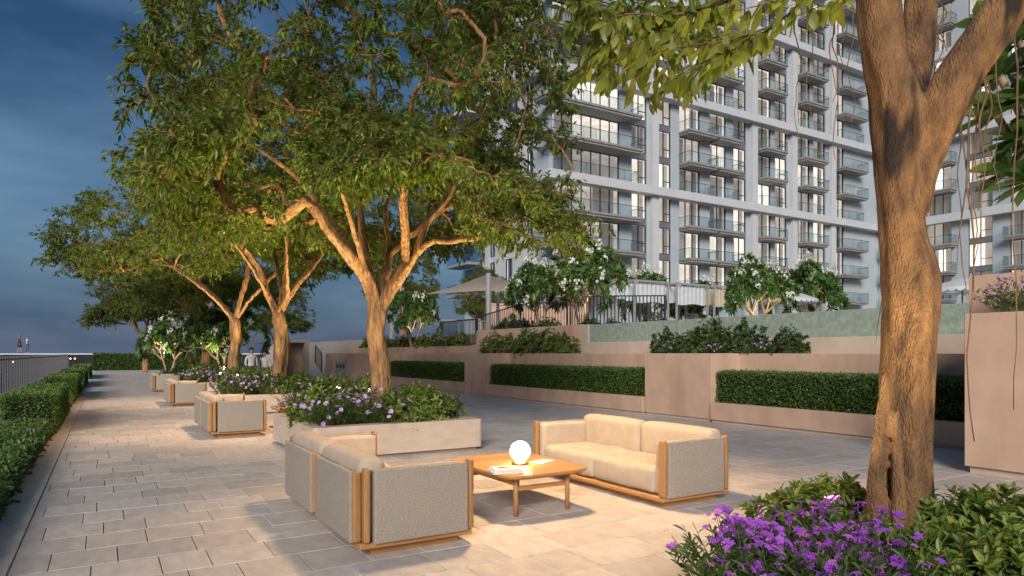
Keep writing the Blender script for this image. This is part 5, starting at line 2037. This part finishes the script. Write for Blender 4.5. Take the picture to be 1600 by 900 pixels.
def person(name, label, loc, rz, joints, hair, colours, h=1.75, group=None, walk=0.0, arm=0.0, skirt=False):
    """One continuous skinned body; clothing zones by height."""
    t = thing(name, label, 'person', loc, rz, group)
    sk = h / 1.75
    V = {'pelvis': (0, 0, 0.94), 'waist': (0, 0, 1.08), 'chest': (0, 0.01, 1.28), 'neckb': (0, 0.0, 1.45), 'neck': (0, 0.012, 1.52), 'head': (0, 0.02, 1.60), 'crown': (0, 0.02, 1.70)}
    E = [('pelvis', 'waist'), ('waist', 'chest'), ('chest', 'neckb'), ('neckb', 'neck'), ('neck', 'head'), ('head', 'crown')]
    Rr = {'pelvis': 0.135, 'waist': 0.125, 'chest': 0.15, 'neckb': 0.075, 'neck': 0.052, 'head': 0.088, 'crown': 0.072}
    for s, q in ((-1, 'l'), (1, 'r')):
        w = walk * s
        V['hip' + q] = (0.09 * s, 0, 0.90)
        V['knee' + q] = (0.10 * s, 0.04 + 0.16 * w, 0.50)
        V['ank' + q] = (0.10 * s, -0.02 + 0.26 * w, 0.09)
        V['toe' + q] = (0.115 * s, 0.13 + 0.26 * w, 0.045)
        V['sho' + q] = (0.185 * s, 0, 1.40)
        V['elb' + q] = (0.24 * s, -0.03 - 0.12 * w, 1.13)
        bend = arm if q == 'l' else arm * 0.2
        V['wri' + q] = (0.23 * s - 0.10 * s * bend, 0.05 - 0.10 * w + 0.22 * bend, 0.90 + 0.18 * bend)
        V['hand' + q] = (0.22 * s - 0.13 * s * bend, 0.08 - 0.08 * w + 0.28 * bend, 0.80 + 0.24 * bend)
        E += [('pelvis', 'hip' + q), ('hip' + q, 'knee' + q), ('knee' + q, 'ank' + q), ('ank' + q, 'toe' + q), ('chest', 'sho' + q), ('sho' + q, 'elb' + q), ('elb' + q, 'wri' + q), ('wri' + q, 'hand' + q)]
        Rr.update({'hip' + q: 0.10, 'knee' + q: 0.062, 'ank' + q: 0.042, 'toe' + q: 0.034, 'sho' + q: 0.062, 'elb' + q: 0.046, 'wri' + q: 0.034, 'hand' + q: 0.032})
    names = list(V)
    me = bpy.data.meshes.new('body')
    me.from_pydata([tuple(np.array(V[k]) * sk) for k in names], [(names.index(a), names.index(b)) for a, b in E], [])
    o = link('body', me, None, t)
    md = o.modifiers.new('skin', 'SKIN')
    md.use_smooth_shade = True
    sv = me.skin_vertices[0].data
    for i, k in enumerate(names):
        r = Rr[k] * sk
        sv[i].radius = (r, r * 0.78) if k in ('chest', 'waist', 'pelvis') else (r, r)
        sv[i].use_root = (k == 'pelvis')
    o.modifiers.new('round', 'SUBSURF').levels = 2
    o.modifiers['round'].render_levels = 2
    m, tr, b = new_mat(name + '_clothes_' + str(len(MAT)))
    tc = tr.nodes.new('ShaderNodeTexCoord')
    sp = tr.nodes.new('ShaderNodeSeparateXYZ')
    tr.links.new(tc.outputs['Object'], sp.inputs[0])
    mr = tr.nodes.new('ShaderNodeMath')
    mr.operation = 'DIVIDE'
    mr.inputs[1].default_value = 1.8 * sk
    tr.links.new(sp.outputs['Z'], mr.inputs[0])
    rp = tr.nodes.new('ShaderNodeValToRGB')
    rp.color_ramp.interpolation = 'CONSTANT'
    el = rp.color_ramp.elements
    el[0].position = 0
    el[0].color = (*colours[0], 1)
    el[1].position = 0.05
    el[1].color = (*colours[1], 1)
    k = el.new(0.555)
    k.color = (*colours[2], 1)
    k = el.new(0.825)
    k.color = (0.38, 0.22, 0.15, 1)
    tr.links.new(mr.outputs['Value'], rp.inputs['Fac'])
    tr.links.new(rp.outputs['Color'], b.inputs['Base Color'])
    b.inputs['Roughness'].default_value = 0.85
    me.materials.append(m)
    # hair cap, nose and ears
    hm = MB()
    n = 14
    for (rr, zz) in ((0.092, 1.615), (0.100, 1.66), (0.095, 1.71), (0.07, 1.755), (0.03, 1.775)):
        for i in range(n):
            a = 2 * math.pi * i / n
            front = max(0.0, math.sin(a))
            lift = 0.085 * front * max(0.0, (1.72 - zz) / 0.105)
            hm.v.append((rr * sk * math.cos(a), (-0.012 + rr * 1.0 * math.sin(a)) * sk, (zz + lift) * sk))
    for q in range(4):
        for i in range(n):
            j = (i + 1) % n
            hm.f.append((q * n + i, q * n + j, (q + 1) * n + j, (q + 1) * n + i))
    hm.f.append(tuple(4 * n + i for i in range(n)))
    fm = MB()
    for ex_ in (-0.032, 0.032):
        fm.lathe([(0.004, 1.648 * sk), (0.011, 1.654 * sk), (0.004, 1.660 * sk)], 8, ex_ * sk, 0.098 * sk)
    fm.build('eyes', 'frame_dark', t)
    nm_ = MB()
    nm_.v = [(-0.013 * sk, 0.10 * sk, 1.612 * sk), (0.013 * sk, 0.10 * sk, 1.612 * sk), (0, 0.10 * sk, 1.655 * sk), (0, 0.128 * sk, 1.618 * sk)]
    nm_.f = [(0, 1, 3), (1, 2, 3), (2, 0, 3), (0, 2, 1)]
    nm_.build('nose', 'skin', t)
    hk = 'hair_' + str(len(MAT))
    surf(hk, hair, None, rough=0.7, scale=30)
    hm.build('hair', hk, t, smooth=True)
    if skirt:
        m = MB().lathe([(0.20, 0.62), (0.19, 0.8), (0.165, 1.0), (0.15, 1.1)], 18)
        sk_name = 'coat_' + str(len(MAT))
        surf(sk_name, colours[2], None, rough=0.9, scale=20)
        m.build('coat', sk_name, t, smooth=True)
    return t


g = 'people standing and strolling on the terrace'
x, y = ground_at(393, y=31.2)[:2]
person('person', 'person in a pale shirt and dark trousers standing left of two behind the flowers', (x, y, 0), R(190), None, (0.03, 0.02, 0.015), [(0.04, 0.03, 0.03), (0.03, 0.028, 0.028), (0.55, 0.52, 0.48)], 1.84, g, 0.1, 0.9)
x, y = ground_at(413.5, y=31.5)[:2]
person('person', 'shorter person in a pale shirt and grey trousers standing right of two behind the flowers', (x, y, 0), R(165), None, (0.035, 0.022, 0.015), [(0.05, 0.04, 0.03), (0.13, 0.12, 0.11), (0.60, 0.58, 0.55)], 1.70, g, 0.0, 0.2)
x, y = ground_at(30.5, y=82.5)[:2]
person('person', 'person in a dark maroon coat strolling on the raised walkway, left of two', (x, y, 1.6), R(-75), None, (0.25, 0.17, 0.10), [(0.03, 0.03, 0.035), (0.35, 0.27, 0.24), (0.09, 0.02, 0.03)], 1.74, g, 0.5, 0.1, True)
x, y = ground_at(42.5, y=82.5)[:2]
person('person', 'person in a white top and blue jeans strolling on the raised walkway, right of two', (x, y, 1.6), R(-80), None, (0.30, 0.08, 0.05), [(0.5, 0.5, 0.5), (0.05, 0.10, 0.20), (0.62, 0.64, 0.68)], 1.68, g, 0.4, 0.3)

# ================================================================== LAMPS OF THE PLACE: tree uplights and downlights


def spot(name, parent, loc, aim, watts, deg, col=(1.0, 0.75, 0.40), blend=0.9, rad=0.06):
    l = bpy.data.lights.new(name, 'SPOT')
    l.energy = watts
    l.spot_size = R(deg)
    l.spot_blend = blend
    l.color = col
    l.shadow_soft_size = rad
    o = bpy.data.objects.new(name, l)
    C.objects.link(o)
    o.parent = parent
    o.location = loc
    d = Vector(aim) - Vector(loc)
    o.rotation_euler = d.to_track_quat('-Z', 'Y').to_euler()
    return o


def uplight(x, y, z, aim, watts, label, deg=120, stem=0.5, col=(1.0, 0.75, 0.40)):
    """Garden spike light: stem, can and its lamp."""
    t = thing('garden_uplight', label, 'light', (x, y, z), group='garden uplights under the trees')
    MB().tube([(0, 0, 0), (0, 0, stem)], 0.012, 6).build('spike', 'rail_metal', t)
    d = unit(np.array(aim, float) - np.array([x, y, z + stem]))
    MB().tube(np.array([np.array([0, 0, stem]) - d * 0.02, np.array([0, 0, stem]) + d * 0.06]), 0.03, 12).build('can', 'rail_metal', t, smooth=True)
    p = np.array([0, 0, stem]) + d * 0.12
    spot('uplight_lamp', t, tuple(p), tuple(p + d), watts, deg, col)
    return t


for k, (yb, tx, wt, nm) in enumerate(((9.87, 4.12, 620, 'nearest'), (9.87 + PER, 4.3, 760, 'second'), (9.87 + 2 * PER, 4.45, 1000, 'third'))):
    for (dx, dy, nmc) in ((0.32, 0.32, 'left front'), (2.48, 0.32, 'right front'), (0.32, 2.48, 'left back')):
        x, y = 2.6 + dx, yb + dy
        out = unit(np.array([x - tx, y - (yb + 1.33), 0]))
        aim = np.array([x, y, 1.3]) + out * 0.55 + np.array([0, 0, 3.0])
        uplight(x, y, 0.45, tuple(aim), wt, f'garden uplight at the {nmc} corner of the {nm} stone planter', 118, 0.40)
    uplight(tx - 0.55, yb + 0.62, 0.45, (tx, yb + 1.33, 3.6), 65, f'garden uplight at the trunk foot in the {nm} stone planter', 70, 0.35)
uplight(4.5, 34.6, 0.0, (5.0, 36.3, 3.0), 200, 'garden uplight under the far flowering tree', 120, 1.2)
uplight(2.6, 41.0, 0.0, (3.2, 42.5, 3.0), 200, 'garden uplight under the farthest flowering tree', 120, 1.2)
# foreground tree
uplight(5.45, 2.95, 0.2, (4.8, 2.6, 2.8), 260, 'garden uplight right of the old trunk', 80, 0.35)
uplight(4.12, 2.75, 0.1, (3.6, 2.3, 3.6), 85, 'garden uplight left behind the old trunk', 120, 0.42)
uplight(3.75, 1.35, 0.15, (4.55, 2.5, 3.6), 230, 'garden uplight in front of the old trunk among the flowers', 90, 0.30)
# terrace trees
uplight(16.2, 21.6, 2.5, (16.9, 22.2, 5.0), 90, 'garden uplight under the tree at the picket corner', 120, 0.4)
uplight(25.8, 20.2, 2.5, (26.2, 21.0, 5.0), 110, 'garden uplight under the bright round tree', 120, 0.5)
uplight(13.6, 32.0, 1.9, (13.9, 33.0, 4.5), 90, 'garden uplight under the pale tree on the ledge', 120, 0.5)


def downlight(x, y, z, aim, watts, label, deg=95):
    t = thing('tree_downlight', label, 'light', (x, y, z), group='downlights hung in the trees')
    MB().tube([(0, 0, -0.02), (0, 0, 0.13)], 0.045, 12).build('can', 'rail_metal', t, smooth=True)
    MB().tube([(0, 0, 0.13), (0.02, 0, 0.45)], 0.006, 5).build('stem', 'rail_metal', t)
    spot('downlight_lamp', t, (0, 0, -0.05), (aim[0] - x, aim[1] - y, aim[2] - z), watts, deg, (1.0, 0.66, 0.34), 1.0, 0.3)
    return t


downlight(4.2, 6.9, 4.5, (4.15, 5.9, 0), 1050, 'small tree hung downlight above the coffee table', 104)
downlight(3.4, 15.0, 5.0, (2.4, 15.0, 0), 900, 'small tree hung downlight above the second sofa', 105)
downlight(3.4, 23.8, 5.2, (2.0, 23.8, 0), 1000, 'small tree hung downlight above the third sofa', 105)
